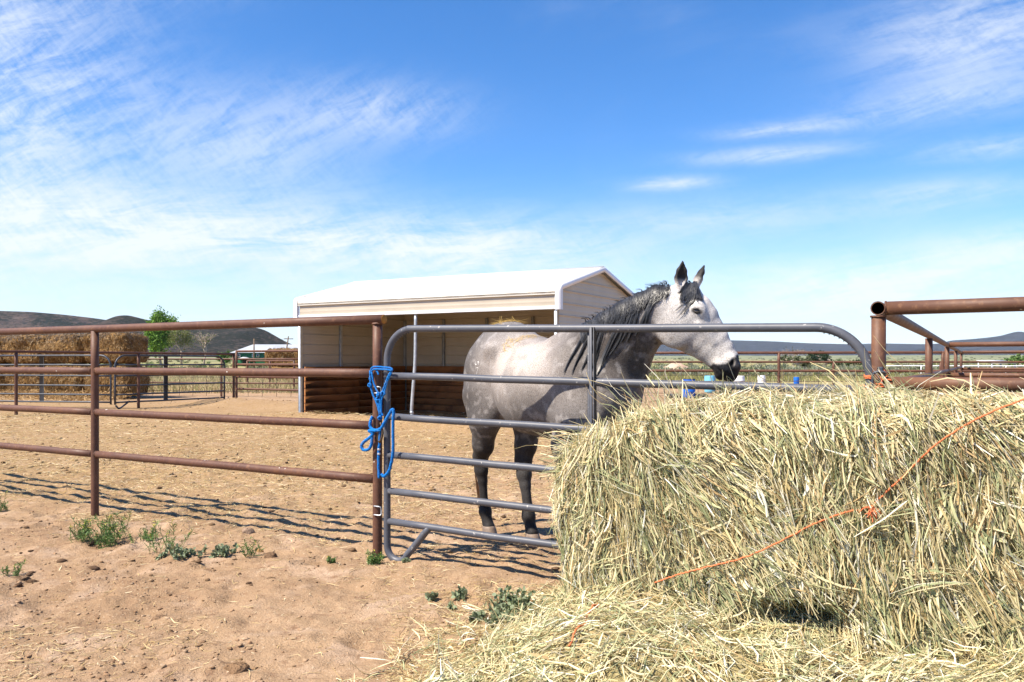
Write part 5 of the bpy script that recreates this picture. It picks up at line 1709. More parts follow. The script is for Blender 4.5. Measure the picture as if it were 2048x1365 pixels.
def mound_strands(n, per, ln, w, tilt, lift, rg):
    P = np.stack([rg.uniform(-0.75, 2.5, n * 3), 1.5 + 3.0 * rg.random(n * 3) ** 0.9], 1)
    h, dd = mound_h(P[:, 0], P[:, 1])
    P = P[(dd > 0.0) | (rg.random(len(P)) < 0.25) & (dd > -0.22)][:n]; h, dd = mound_h(P[:, 0], P[:, 1])
    n = len(P); e = 0.03
    hx = (np.maximum(mound_h(P[:, 0] + e, P[:, 1])[0], 0) - np.maximum(mound_h(P[:, 0] - e, P[:, 1])[0], 0)) / (2 * e)
    hy = (np.maximum(mound_h(P[:, 0], P[:, 1] + e)[0], 0) - np.maximum(mound_h(P[:, 0], P[:, 1] - e)[0], 0)) / (2 * e)
    N = nrm(np.stack([-hx, -hy, np.ones(n)], 1))
    ang = (fbm2(P[:, 0] * 1.6, P[:, 1] * 1.6, 2, 91) * 2 - 1) * 3.5 + rg.normal(0, 0.9, n)
    T = np.stack([np.cos(ang), np.sin(ang), np.zeros(n)], 1); T = nrm(T - N * np.sum(T * N, 1, keepdims=True))
    idx = np.repeat(np.arange(n), per); m = len(idx)
    D = nrm(T[idx] + rg.normal(0, 0.22, (m, 3)) + N[idx] * rg.normal(0.03, tilt, (m, 1)))
    Cp = np.stack([P[:, 0], P[:, 1], np.maximum(h, 0) + gh(P[:, 0], P[:, 1])], 1)[idx] + T[idx] * rg.normal(0, 0.03, (m, 1)) + rg.normal(0, 0.014, (m, 3)) + N[idx] * rg.uniform(*lift, (m, 1))
    return strand_set(Cp, D, N[idx], rg.uniform(*ln, m), rg.uniform(*w, m), np.clip(pick(HAYC, HAYP, m, rg), 0, 0.9), 0.16, rg=rg)
V, Q, c = merge([mound_strands(4600, 4, (0.06, 0.22), (0.0017, 0.0040), 0.14, (-0.012, 0.02), rg), mound_strands(900, 3, (0.12, 0.30), (0.0015, 0.003), 0.40, (0.0, 0.04), rg), mound_strands(2300, 2, (0.04, 0.10), (0.003, 0.0065), 0.2, (-0.004, 0.016), rg)])
# a few long straws that stick up
ex = []
for (pxy, d) in (((1215, 1255, 3.35), (-.08, 0, .5)), ((1175, 1300, 3.2), (-.1, 0, .4)), ((965, 1345, 3.15), (.12, 0, .5)), ((1030, 1275, 3.5), (-.12, 0, .3)), ((880, 1330, 3.3), (.04, 0, .4))):
    ex.append(tuft(at(*pxy) - np.array([0, 0, 0.05]), np.array(d), 3, 0.12, (0.12, 0.24), 0.03))
V2, Q2, c2 = merge([(V, Q[0], c)] + ex)
me = np_mesh('strands', V2 - wloc(spill), Q2, c2, False); me.materials.append(STRAW)
st = bpy.data.objects.new('strands', me); COL.objects.link(st); st.parent = spill; st['kind'] = 'stuff'
# end of twine lying in it
P = spline([at(1196, 1262, 3.36), at(1194, 1275, 3.32), at(1188, 1292, 3.26), at(1174, 1318, 3.16), at(1166, 1340, 3.06), at(1150, 1370, 2.95), at(1138, 1400, 2.86)], 8)
P[:, 2] = np.maximum(P[:, 2], np.maximum(mound_h(P[:, 0], P[:, 1])[0], 0) + 0.03)
t = thing('cut_twine', 'short end of orange twine lying in the loose hay at the bottom', 'twine', P[0])
MB().tube(P + RNG.normal(0, 0.0008, P.shape), 0.0036, 8).build('strand', TWINE, t)

# --- old bales stacked at the far left, and a second stack left of the shelter
def old_bale(label, org, du, dv, half, seed, n1=700, group=None, wts=(1, 3, 9, 0, 0, 5), sz=1.0):
    rg = np.random.default_rng(seed)
    org = np.asarray(org, float)
    t = thing('old_hay_bale', label, 'hay bale', org - np.array([0, 0, half[2]]), group)
    def wp(q):
        q = q.copy(); hz = q[:, 2] / half[2]
        q[:, 1] += (noise2(q[:, 0] * 1.1 + seed, hz * 1.3, seed) - 0.5) * 0.28 * (q[:, 1] < 0)
        q[:, 1] += 0.10 * np.clip(-hz, 0, 1) ** 2 * (q[:, 1] < 0)
        return q
    B = Bale(org, du, dv, np.array(half), seed, 0.085, 6.0, wp)
    B.core('hay_mass', OLDHAY, t, 30, 0.985)
    sets = [bale_strands(B, n1, 4, wts, rg, (0.05 * sz, 0.17 * sz), (0.005 * sz, 0.012 * sz), OLDC, OLDP, out=0.45, off=(-0.02, 0.045))]
    V, Q, c = merge(sets)
    g2 = sstep(0.35, 0.75, (V[:, 2] - org[2]) / half[2] + (noise3(V[:, 0] * 2, V[:, 1] * 2, V[:, 2] * 2, seed) - 0.5) * 0.9)
    if org[2] > 1.2: c = c * (1 - 0.8 * g2[:, None]) + np.array([0.19, 0.14, 0.10]) * 0.8 * g2[:, None]     # rained-on grey tops
    obj('loose_strands', V, Q, STRAW, t, c, smooth=False, kind='stuff')
    return t
H0 = np.array([-13.0, 27.8, 0.0])
names = [('right end bale in upper row of far left hay stack', 'right end bale in lower row of far left hay stack'), ('second bale from the right in upper row of far left hay stack', 'second bale from the right in lower row of far left hay stack'), ('third bale from the right in upper row of far left hay stack', 'third bale from the right in lower row of far left hay stack'), ('fourth bale from the right in upper row of far left hay stack', 'fourth bale from the right in lower row of far left hay stack')]
for k in range(4):
    for tier in (1, 0):
        c = H0 - U * (1.2 + 2.36 * k + (0.10 if tier else -0.05)) + V_ * (0.62 + (0.05 if tier else 0)) + np.array([0, 0, 0.58 + 1.13 * tier])
        old_bale('golden ' + names[k][0 if tier else 1], c, U, V_, (1.09, 0.62, 0.525), 300 + k * 2 + tier, 1100, 'bales of the far left hay stack')
H1 = at(524, 770, 45.0); H1[2] = 0
for k, tier in ((0, 1), (0, 0), (1, 1), (1, 0)):
    c = H1 + np.array([1.2 + 2.35 * k, 0.6 + 0.1 * tier, 0.50 + 0.98 * tier])
    row = ('upper' if tier else 'lower') + ' row, ' + ('left bale' if k == 0 else 'right bale')
    old_bale('pale weathered hay bale stacked left of the shelter, ' + row, c, np.array([1.0, 0, 0]), np.array([0, 1.0, 0]), (1.17, 0.6, 0.50), 340 + k * 2 + tier, 420, 'bales of the stack left of the shelter', sz=1.2)
# loose chaff at the foot of the far stack
rg = np.random.default_rng(9)
n = 3600
s = rg.uniform(-8.8, 0.4, n); tq = np.abs(rg.normal(0, 0.9, n))
P = H0[None] + U * s[:, None] - V_ * (tq - 0.25)[:, None]
P[:, 2] = gh(P[:, 0], P[:, 1]) + 0.28 * np.exp(-(tq / 0.7) ** 2) * (0.6 + 0.6 * noise2(s * 1.4, tq, 3)) * rg.random(n) ** 0.5 + 0.01
D = nrm(rg.normal(0, 1, (n, 3)) * (1, 1, 0.35))
V, Q, c = strand_set(P, D, np.tile((0, -0.4, 1.0), (n, 1)), rg.uniform(0.1, 0.35, n), rg.uniform(0.008, 0.02, n), pick(OLDC, OLDP, n, rg), rg=rg)
ch = obj('hay_chaff', V, [Q], STRAW, None, c, smooth=False)
tag(ch, 'golden loose chaff along the foot of the far left hay stack', 'hay', kind='stuff')
# ------------------------------------------------------------------ far things
# barrels and tubs in the arena
def barrel(label, px, base_py, w, h, col, lid=None, depth=None):
    d = depth or FPX * EYE / (base_py - HZ)
    c = np.array([(px - CXP) / FPX * d, d, 0.0]); c[2] = float(gh(c[0], c[1]))
    t = thing('plastic_barrel', label, 'barrel', c, 'barrels in the arena')
    r = w / 2
    mt = simple('barrel_' + label.split()[0], col, tuple(x * 0.85 for x in col), 4, 0.4, 0.4)
    prof = [(0.0, 0.0), (r * 0.9, 0.0), (r * 0.97, 0.03), (r, 0.08), (r, h * 0.32), (r * 1.03, h * 0.34), (r * 1.03, h * 0.37), (r, h * 0.39), (r, h * 0.63), (r * 1.03, h * 0.65), (r * 1.03, h * 0.68), (r, h * 0.70), (r, h - 0.06), (r * 0.96, h - 0.02), (r * 0.92, h)]
    MB().lathe(c, prof, 22).build('drum', mt, t)
    MB().lathe(c + np.array([0, 0, h - 0.015]), [(r * 0.95, -0.012), (r * 0.97, 0.012), (r * 0.93, 0.022), (r * 0.9, 0.012), (r * 0.4, 0.010), (0.0, 0.010)], 22).build('lid', lid or mt, t)
BLK = simple('black_rubber', (0.025, 0.025, 0.027), (0.045, 0.042, 0.04), 12, 0.7, 0.2)
barrel('blue plastic barrel with a dark lid, nearest of the barrels', 1378, 797, 0.43, 0.66, (0.010, 0.11, 0.52), BLK)
barrel('light blue plastic barrel below the horse muzzle', 1420, 786, 0.45, 0.68, (0.16, 0.45, 0.62))
barrel('white plastic barrel just right of the horse muzzle', 1478, 784, 0.46, 0.66, (0.78, 0.78, 0.78))
barrel('lone white plastic barrel standing left of the tall rusty post', 1523, 774, 0.38, 0.56, (0.80, 0.80, 0.81))
barrel('deep blue plastic barrel right of the tall rusty post', 1593, 770, 0.30, 0.42, (0.012, 0.13, 0.55))
def tyre(label, px, py, ro):
    d = FPX * EYE / (py - HZ); c = np.array([(px - CXP) / FPX * d, d, 0.0]); c[2] = float(gh(c[0], c[1])) + 0.07
    t = thing('rubber_tyre', label, 'tyre', c, 'tyres lying in the arena')
    th = np.linspace(0, 2 * math.pi, 36, endpoint=False)
    V = []; n = 12
    for a in th:
        rd = np.array([math.cos(a), math.sin(a), 0])
        for j in range(n):
            b = 2 * math.pi * j / n
            V.append(c + rd * (ro - 0.11 + 0.11 * np.sign(math.cos(b)) * abs(math.cos(b)) ** 0.6) + np.array([0, 0, 0.075 * np.sign(math.sin(b)) * abs(math.sin(b)) ** 0.6]))
    Q = [(i * n + j, ((i + 1) % 36) * n + j, ((i + 1) % 36) * n + (j + 1) % n, i * n + (j + 1) % n) for i in range(36) for j in range(n)]
    obj('tread', np.array(V), [np.array(Q)], BLK, t)
tyre('black tyre lying left of the nearest blue barrel', 1347, 797, 0.26)
tyre('black tyre lying between the blue and the light blue barrel', 1402, 797, 0.24)
tyre('black tyre lying below the white barrel by the horse muzzle', 1451, 787, 0.25)

# barn behind the pens
GREEN = simple('green_metal_wall', (0.022, 0.135, 0.062), (0.018, 0.105, 0.05), 0.5, 0.5, 0.3)
ROOFG = simple('grey_metal_roof', (0.40, 0.42, 0.45), (0.34, 0.36, 0.39), 0.3, 0.45, 0.4)
bd = 220.0
def bp(px, z): return np.array([(px - CXP) / FPX * bd, bd, z])
bz = float(gh(-70, bd))
barn = thing('green_barn', 'long green metal barn with grey roof, far behind the fences', 'barn', bp(530, bz))
x0, x1 = bp(464, 0)[0], bp(640, 0)[0]
eave, rdg, dep = EYE + 19 / FPX * bd, EYE + 36.5 / FPX * bd, 11.0
MB().box(((x0 + x1) / 2 + 0.3, bd + dep / 2, (bz + eave) / 2 - 0.2), ((x1 - x0) / 2 - 0.6, 0, 0), (0, dep / 2, 0), (0, 0, (eave - bz) / 2 + 0.3)).build('wall', GREEN, barn, smooth=False)
hipx = bp(493, 0)[0]
V = [(x0 - 0.5, bd - 0.5, eave), (x1, bd - 0.5, eave), (x1, bd + dep / 2, rdg), (hipx, bd + dep / 2, rdg), (x0 - 0.5, bd + dep + 0.5, eave), (x1, bd + dep + 0.5, eave)]
obj('roof', np.array(V), [np.array([(0, 1, 2, 3), (3, 2, 5, 4)]), np.array([(0, 3, 4)])], ROOFG, barn, smooth=False)
for px in (478, 507, 516):
    c = bp(px, EYE + 13.5 / FPX * bd); c[1] -= 0.08
    w = MB().box(c, (0.34, 0, 0), (0, 0.05, 0), (0, 0, 0.42)).build('window', TRIM, barn, smooth=False)
    c2 = c.copy(); c2[1] -= 0.06
    MB().box(c2, (0.22, 0, 0), (0, 0.02, 0), (0, 0, 0.32)).build('pane', BLK, w, smooth=False)
pc0, pc1 = bp(480, 0)[0], bp(506, 0)[0]; pm0 = (pc0 + pc1) / 2
ez, rz = EYE + 5.5 / FPX * bd, EYE + 10.5 / FPX * bd
V = [(pc0 - .2, bd - 3, ez), (pc1 + .2, bd - 3, ez), (pc1 + .2, bd, ez), (pc0 - .2, bd, ez), (pm0, bd - 3, rz), (pm0, bd, rz)]
obj('porch_roof', np.array(V), [np.array([(0, 4, 5, 3), (4, 1, 2, 5)]), np.array([(0, 1, 4), (2, 3, 5)])], ROOFG, barn, smooth=False)
for x_ in (pc0, pc1):
    MB().box((x_, bd - 2.9, (bz + ez) / 2), (0.1, 0, 0), (0, 0.1, 0), (0, 0, (ez - bz) / 2)).build('porch_post', GREEN, barn, smooth=False)
MB().box((pm0, bd - 0.1, bz + 1.1), (1.0, 0, 0), (0, 0.06, 0), (0, 0, 1.1)).build('door', BLK, barn, smooth=False)

# utility poles
WOOD = simple('weathered_pole', (0.20, 0.145, 0.10), (0.13, 0.095, 0.07), 3, 0.85, 0.1)
def pole(label, foot, tip, arm):
    t = thing('utility_pole', label, 'pole', foot)
    MB().tube([foot, tip], [0.16, 0.11], 8).build('pole', WOOD, t)
    if arm: MB().box(np.asarray(tip) - (0, 0, 0.5), (0.9, 0, 0), (0, 0.06, 0), (0, 0, 0.07)).build('cross_arm', WOOD, t, smooth=False)
p1 = at(508, 728, 150.0); p1[2] = float(gh(p1[0], p1[1])) - 0.3
pole('upright wooden utility pole before the barn roof', p1, at(508, 678, 150.0), False)
p2 = at(567, 726, 160.0); p2[2] = float(gh(p2[0], p2[1])) - 0.3
pole('leaning wooden pole right of the barn, beside the shelter', p2, at(577, 673, 160.0), True)
wv = thing('power_line', 'thin wire strung between the two poles at the barn', 'wire', at(540, 682, 155.0))
P = np.linspace(at(508, 679, 150.0), at(577, 676, 160.0), 14); P[:, 2] -= 0.35 * np.sin(np.linspace(0, math.pi, 14))
MB().tube(P, 0.02, 4).build('wire', WIRE, wv)

# trees
BARK = simple('pale_bark', (0.42, 0.35, 0.29), (0.30, 0.24, 0.19), 2, 0.9, 0.1)
def branches(rg, a, d, ln, r, lev, out, tips, up=0.12, spread=0.55):
    b = a + d * ln
    mid = a + d * ln * 0.5 + rg.normal(0, ln * 0.04, 3)
    out.append((np.array([a, mid, b]), np.array([r, r * 0.85, r * 0.62])))
    if lev == 0:
        tips.append(b); return
    for k in range(3 if lev > 1 else 4):
        nd = nrm(d + rg.normal(0, spread, 3) + np.array([0, 0, up]))
        st = a + d * ln * (rg.uniform(0.45, 1.0) if k else 1.0)
        branches(rg, st, nd, ln * rg.uniform(0.58, 0.80), r * 0.58, lev - 1, out, tips, up, spread)
def tree(label, cat_name, px, base_py_d, h, w, leaves, leafcol, seed, lev=4, group=None, trunk_r=0.32, leaf=0.30, spread=0.5):
    rg = np.random.default_rng(seed)
    x_ = (px - CXP) / FPX * base_py_d; c = np.array([x_, base_py_d, float(gh(x_, base_py_d)) - 0.2])
    t = thing(cat_name, label, 'tree', c, group)
    out, tips = [], []
    branches(rg, c, nrm(np.array([rg.normal(0, 0.04), 0, 1.0])), h * 0.30, trunk_r, lev, out, tips, 0.30, spread)
    allp = np.concatenate([o[0] for o in out]); 
    sc = np.array([w / max(np.ptp(allp[:, 0]), 0.1), w / max(np.ptp(allp[:, 1]), 0.1), h / max(np.ptp(allp[:, 2]), 0.1)])
    mxy = np.array([allp[:, 0].mean(), allp[:, 1].mean(), c[2]])
    fix = lambda p: c + (p - mxy) * sc + np.array([0, 0, 0])
    m = MB()
    for P, r in out:
        P = fix(P); P[:, :2] += (c[:2] - fix(c[None])[0][:2]) * np.clip(1 - (P[:, 2:] - c[2]) / (h * 0.35), 0, 1)
        m.tube(P, np.maximum(r, 0.022), 5 if r[0] < 0.1 else 7)
    m.build('trunk', BARK, t)
    if leaves:
        tp = fix(np.concatenate([np.array(tips)] + [o[0][1:] for o in out if o[1][0] < trunk_r * 0.7])); n = leaves
        i = rg.integers(0, len(tp), n)
        P = tp[i] + rg.normal(0, 0.05 * h, (n, 3)) * (1, 1, 1.6) - np.array([0, 0, 0.06 * h]) * rg.random((n, 1))
        P = P[P[:, 2] > c[2] + h * 0.06]; n = len(P)
        D = nrm(rg.normal(0, 1, (n, 3))); N = nrm(rg.normal(0, 1, (n, 3)))
        pp = np.stack([P - D * leaf * 0.5, P, P + D * leaf * 0.5], 1)
        wd = np.tile(np.array([0.15, 0.5, 0.12]) * leaf * 0.75, (n, 1))
        V, Q = ribbons(pp, wd, N)
        cl = np.array(leafcol) * rg.uniform(0.6, 1.35, (n, 1))
        obj('crown', V, [Q], LEAF, t, np.repeat(cl, 6, 0), smooth=False)
    return t
D_T = 240.0
tree('full green cottonwood right of the far left hay stack', 'cottonwood_tree', 322, D_T, 14.2, 6.2, 30000, (0.17, 0.31, 0.040), 3, 5, trunk_r=0.4, leaf=0.48, spread=0.38)
tree('half-bare poplar beside the green cottonwood', 'poplar_tree', 364, D_T - 6, 10.6, 5.4, 2400, (0.20, 0.23, 0.07), 8, 5, leaf=0.30, spread=0.42)
tree('bare pale poplar standing alone before the dark hill', 'poplar_tree', 409, D_T + 2, 10.2, 6.0, 260, (0.16, 0.19, 0.07), 14, 5, leaf=0.28, spread=0.42)
tree('small round green tree left of the barn', 'young_tree', 449, 232, 3.9, 5.0, 2600, (0.10, 0.20, 0.035), 22, 3, leaf=0.34)
tree('bare brown tree behind the tall rusty post in the sage', 'bare_tree', 1587, 210, 6.2, 6.5, 120, (0.12, 0.12, 0.06), 31, 5, trunk_r=0.16, spread=0.6)
tree('olive bushy tree right of the bare tree in the sage', 'sage_tree', 1600, 150, 2.6, 5.2, 1500, (0.13, 0.15, 0.075), 37, 3, leaf=0.32)
tree('dark green juniper in the sage, left of the gate end', 'juniper_tree', 1641, 190, 3.6, 5.6, 2600, (0.032, 0.062, 0.030), 33, 3, leaf=0.34)
tree('low dark green shrub at the right of the juniper', 'shrub', 1688, 170, 1.7, 7.0, 1600, (0.06, 0.105, 0.04), 35, 3, leaf=0.3)
tree('bright green willow bush at the right edge of the plain', 'willow_bush', 2040, 140, 2.5, 4.6, 1500, (0.14, 0.24, 0.06), 36, 3, leaf=0.3)
# the first scrub behind the pens and the sage flat: a mass nobody could count
rg = np.random.default_rng(4)
def scrub(name, label, n, xr, dr, size, col, seed):
    rg = np.random.default_rng(seed)
    d = dr[0] * (dr[1] / dr[0]) ** rg.random(n)
    px_ = rg.uniform(*xr, n); x_ = (px_ - CXP) / FPX * d
    sz = rg.uniform(*size, n) * (1 + 0.6 * rg.random(n) ** 3)
    k = 90
    P = np.stack([x_, d, gh(x_, d)], 1)
    o = nrm(rg.normal(0, 1, (n, k, 3))); o[..., 2] = np.abs(o[..., 2])
    rad = rg.random((n, k, 1)) ** 0.4
    C_ = P[:, None] + o * rad * (sz[:, None, None] * np.array([0.75, 0.75, 0.62]))
    D = nrm(o + rg.normal(0, 0.6, (n, k, 3)) + (0, 0, 0.5)).reshape(-1, 3)
    C_ = C_.reshape(-1, 3); s2 = np.repeat(sz, k) * 0.125
    N = nrm(rg.normal(0, 1, (len(C_), 3)))
    pp = np.stack([C_ - D * s2[:, None], C_, C_ + D * s2[:, None]], 1)
    V, Q = ribbons(pp, s2[:, None] * np.array([0.2, 0.42, 0.14])[None], N)
    cc = np.repeat(np.array(col)[rg.integers(0, len(col), n)] * rg.uniform(0.75, 1.25, (n, 1)), k, 0) * rg.uniform(0.75, 1.25, (n * k, 1))
    ob = obj(name, V, [Q], LEAF, None, np.repeat(cc, 6, 0), smooth=False)
    tag(ob, label, 'scrub', kind='stuff')
scrub('sagebrush', 'grey-green sagebrush covering the plain beyond the fences', 1300, (1180, 2300), (62, 620), (0.55, 1.15), [(0.27, 0.285, 0.20), (0.22, 0.245, 0.155), (0.31, 0.31, 0.23), (0.17, 0.20, 0.10)], 1)
scrub('field_scrub', 'green and tan scrub in the field behind the left fences', 800, (-200, 800), (58, 420), (0.5, 1.1), [(0.18, 0.20, 0.11), (0.14, 0.19, 0.06), (0.24, 0.21, 0.11)], 2)
# dry grass in the field
def grass(name, label, n, xr, dr, h, col, seed, w=0.012):
    rg = np.random.default_rng(seed)
    d = dr[0] * (dr[1] / dr[0]) ** rg.random(n); x_ = (rg.uniform(*xr, n) - CXP) / FPX * d
    P = np.stack([x_, d, gh(x_, d) - 0.02], 1); hh = rg.uniform(*h, n)
    ln = rg.normal(0, 0.35, (n, 3)) * hh[:, None]; ln[:, 2] = hh
    pp = np.stack([P, P + ln * 0.55 + (0, 0, 0), P + ln * np.array([1.3, 1.3, 1.0])], 1)
    V, Q = ribbons(pp, np.tile(np.array([1.0, 0.8, 0.2]) * w, (n, 1)) * (d / 40)[:, None], np.tile((0, -1.0, 0.2), (n, 1)))
    cc = np.array(col)[rg.integers(0, len(col), n)] * rg.uniform(0.7, 1.3, (n, 1))
    tag(obj(name, V, [Q], LEAF, None, np.repeat(cc, 6, 0), smooth=False), label, 'grass', kind='stuff')
grass('dry_grass', 'dry yellow grass in the field left of the shelter', 9000, (250, 640), (33, 62), (0.15, 0.55), [(0.42, 0.33, 0.17), (0.50, 0.40, 0.22), (0.24, 0.25, 0.10)], 5)
grass('arena_grass', 'yellow-green grass along the far side of the arena', 9000, (1260, 2150), (52, 110), (0.15, 0.5), [(0.36, 0.32, 0.12), (0.24, 0.27, 0.08), (0.44, 0.36, 0.18)], 6)
# dirt heap in the distance
hp = at(1352, 731, 120.0); hp[2] = float(gh(hp[0], hp[1]))
uu = np.linspace(0, 2 * math.pi, 28, endpoint=False); V = []; 
for j, f in enumerate(np.linspace(1, 0, 9)):
    rr_ = 2.6 * f * (1 + 0.18 * np.sin(uu * 3 + j * 0.2)); V.append(np.stack([hp[0] + rr_ * np.cos(uu), hp[1] + rr_ * np.sin(uu), hp[2] + 1.25 * (1 - f ** 1.4) * np.ones(28) - 0.05 + 0.12 * np.sin(uu * 5 + j)], 1))
Q = [(j * 28 + i, j * 28 + (i + 1) % 28, (j + 1) * 28 + (i + 1) % 28, (j + 1) * 28 + i) for j in range(8) for i in range(28)]
hpo = obj('dirt_heap', np.concatenate(V), [np.array(Q)], simple('pink_dirt', (0.50, 0.36, 0.27), (0.42, 0.29, 0.21), 1.2, 0.95, 0.05, bump=0.6, bscale=3, bdist=0.1))
tag(hpo, 'pale pink heap of dirt in the sage below the horse jaw', 'dirt heap')
# white-roofed field shelter and white rails at the right
fs = at(1993, 742, 70.0); fs[2] = float(gh(fs[0], fs[1]))
ft = thing('field_shelter', 'small white-roofed field shelter on thin legs at the far right', 'shelter', fs)
fw = 25 / FPX * 70
ztop = EYE + 1.0 / FPX * 70
MB().box((fs[0], fs[1], ztop), (fw, 0, 0), (0, 1.2, 0.1), (0, 0, 0.05)).build('roof', WHITE, ft, smooth=False)
for sx_ in (-1, 1):
    for sy_ in (-1, 1):
        MB().box((fs[0] + sx_ * fw * 0.9, fs[1] + sy_ * 1.0, (fs[2] + ztop) / 2), (0.05, 0, 0), (0, 0.05, 0), (0, 0, (ztop - fs[2]) / 2)).build('leg', GALV, ft, smooth=False)
far_fence('white_rail_fence', 'pale rail fence on the plain behind the right-hand pen', (np.array([30, 68.0]), np.array([46, 66.0])), (0.55, 0.95), 1.0, 3.2, 0.04, TRIM)

# ------------------------------------------------------------------ litter on the near ground
rg = np.random.default_rng(21)
ico = np.array([(0, 1, 1.618), (0, -1, 1.618), (0, 1, -1.618), (0, -1, -1.618), (1, 1.618, 0), (-1, 1.618, 0), (1, -1.618, 0), (-1, -1.618, 0), (1.618, 0, 1), (-1.618, 0, 1), (1.618, 0, -1), (-1.618, 0, -1)]) / 1.9
icf = np.array([(0, 1, 8), (0, 8, 4), (0, 4, 5), (0, 5, 9), (0, 9, 1), (1, 6, 8), (8, 6, 10), (8, 10, 4), (4, 10, 2), (4, 2, 5), (5, 2, 11), (5, 11, 9), (9, 11, 7), (9, 7, 1), (1, 7, 6), (3, 6, 7), (3, 7, 11), (3, 11, 2), (3, 2, 10), (3, 10, 6)])
def clods(name, label, n, xr, dr, size, pal, seed, flat=0.6, power=2.6, dense=None):
    rg = np.random.default_rng(seed)
    d = dr[0] * (dr[1] / dr[0]) ** rg.random(n); x_ = (rg.uniform(*xr, n) - CXP) / FPX * d
    if dense is not None:
        kp = rg.random(n) < dense(x_, d); x_, d = x_[kp], d[kp]; n = len(d)
    s = size[0] + (size[1] - size[0]) * rg.random(n) ** power
    z_ = gh(x_, d)
    V = ico[None] * (1 + rg.uniform(-0.35, 0.35, (n, 12, 1)))
    sc = s[:, None, None] * rg.uniform(0.6, 1.35, (n, 1, 3)) * np.array([1, 1, flat])
    V = V * sc
    a = rg.uniform(0, 6.28, n); ca, sa = np.cos(a)[:, None], np.sin(a)[:, None]
    V = np.stack([V[..., 0] * ca - V[..., 1] * sa, V[..., 0] * sa + V[..., 1] * ca, V[..., 2]], -1)
    V = V + np.stack([x_, d, z_ + s * flat * 0.25], 1)[:, None]
    Fc = (icf[None] + (np.arange(n) * 12)[:, None, None]).reshape(-1, 3)
    cc = np.array(pal)[rg.integers(0, len(pal), n)] * rg.uniform(0.66, 1.05, (n, 1))
    tag(obj(name, V.reshape(-1, 3), [Fc], CLOD, None, np.repeat(cc, 12, 0), smooth=True), label, 'dirt', kind='stuff')
CLOD = attr_mat('clod', 0.95, 0.05, 0.35, 45, bump=0.9)
DP = [(0.40, 0.262, 0.162), (0.36, 0.225, 0.135), (0.46, 0.32, 0.21), (0.31, 0.19, 0.11)]
clods('dirt_clods', 'small clods of dirt scattered over the near ground', 17000, (-150, 1500), (2.9, 13), (0.002, 0.013), DP, 51, 0.5, 4.0, lambda x, y: 0.25 + 0.75 * sstep(0.45, 0.62, fbm2(x * 1.4, y * 1.4, 3, 44)))
clods('pen_clods', 'clods of churned dirt over the pen before the shelter', 7000, (-100, 1250), (8, 27), (0.006, 0.038), [(0.40, 0.27, 0.15), (0.34, 0.22, 0.12), (0.44, 0.31, 0.18)], 52, 0.45, 3.2, lambda x, y: 0.15 + 0.85 * sstep(0.42, 0.62, fbm2(x * 0.7, y * 0.7, 3, 46)))
clods('manure_crumbs', 'dark crumbs of old manure strewn across the pen', 700, (-100, 1150), (4.6, 24), (0.006, 0.030), [(0.13, 0.08, 0.05), (0.19, 0.12, 0.07)], 53, 0.5, 3.0)
# heaps one could pick up
def lump(label, px, py, w, h, col, seed):
    rg = np.random.default_rng(seed)
    d = FPX * EYE / (py - HZ); c = np.array([(px - CXP) / FPX * d, d, 0.0]); c[2] = float(gh(c[0], c[1]))
    V, Q = [], []
    n, mrows = 22, 9
    for j in range(mrows):
        f = j / (mrows - 1) * math.pi * 0.55
        for i in range(n):
            a = 2 * math.pi * i / n
            r_ = w * math.sin(math.pi * 0.55 - f) * (0.75 + 0.5 * float(noise3(math.cos(a) * 2.2 + seed, math.sin(a) * 2.2, f * 2.0, seed)))
            V.append(c + np.array([r_ * math.cos(a), r_ * 0.8 * math.sin(a), h * math.sin(f) * (0.8 + 0.4 * float(noise3(math.cos(a) * 3, math.sin(a) * 3, f, seed + 3))) - 0.012]))
    Q = [(j * n + i, j * n + (i + 1) % n, (j + 1) * n + (i + 1) % n, (j + 1) * n + i) for j in range(mrows - 1) for i in range(n)]
    o = obj('dirt_lump', np.array(V) , [np.array(Q)], simple('lump_%d' % seed, col, tuple(q * 0.6 for q in col), 30, 0.95, 0.05, bump=1.0, bscale=60, bdist=0.02))
    tag(o, label, 'dirt lump')
lump('dark dirt lump on the bare ground right of the weeds', 540, 1114, 0.045, 0.045, (0.20, 0.125, 0.075), 1)
lump('grey stony lump on the straw below the middle of the fence', 496, 1070, 0.045, 0.04, (0.30, 0.21, 0.15), 2)
lump('low brown lump left of the gate post foot', 676, 1117, 0.045, 0.025, (0.30, 0.19, 0.12), 3)
lump('tan lump above the dark lump near the weeds', 520, 1103, 0.025, 0.03, (0.34, 0.20, 0.09), 4)
lump('brown flat cake of dirt at the very bottom of the ground', 470, 1345, 0.055, 0.03, (0.26, 0.16, 0.09), 5)
lump('dark lump at the left, below the straw patch', 40, 1157, 0.06, 0.025, (0.20, 0.13, 0.08), 6)
lump('dark lump lying in the middle of the bare foreground', 322, 1232, 0.045, 0.02, (0.22, 0.14, 0.085), 7)
lump('brown clod beside the grey-green leaves near the hay', 862, 1192, 0.035, 0.03, (0.26, 0.15, 0.085), 8)
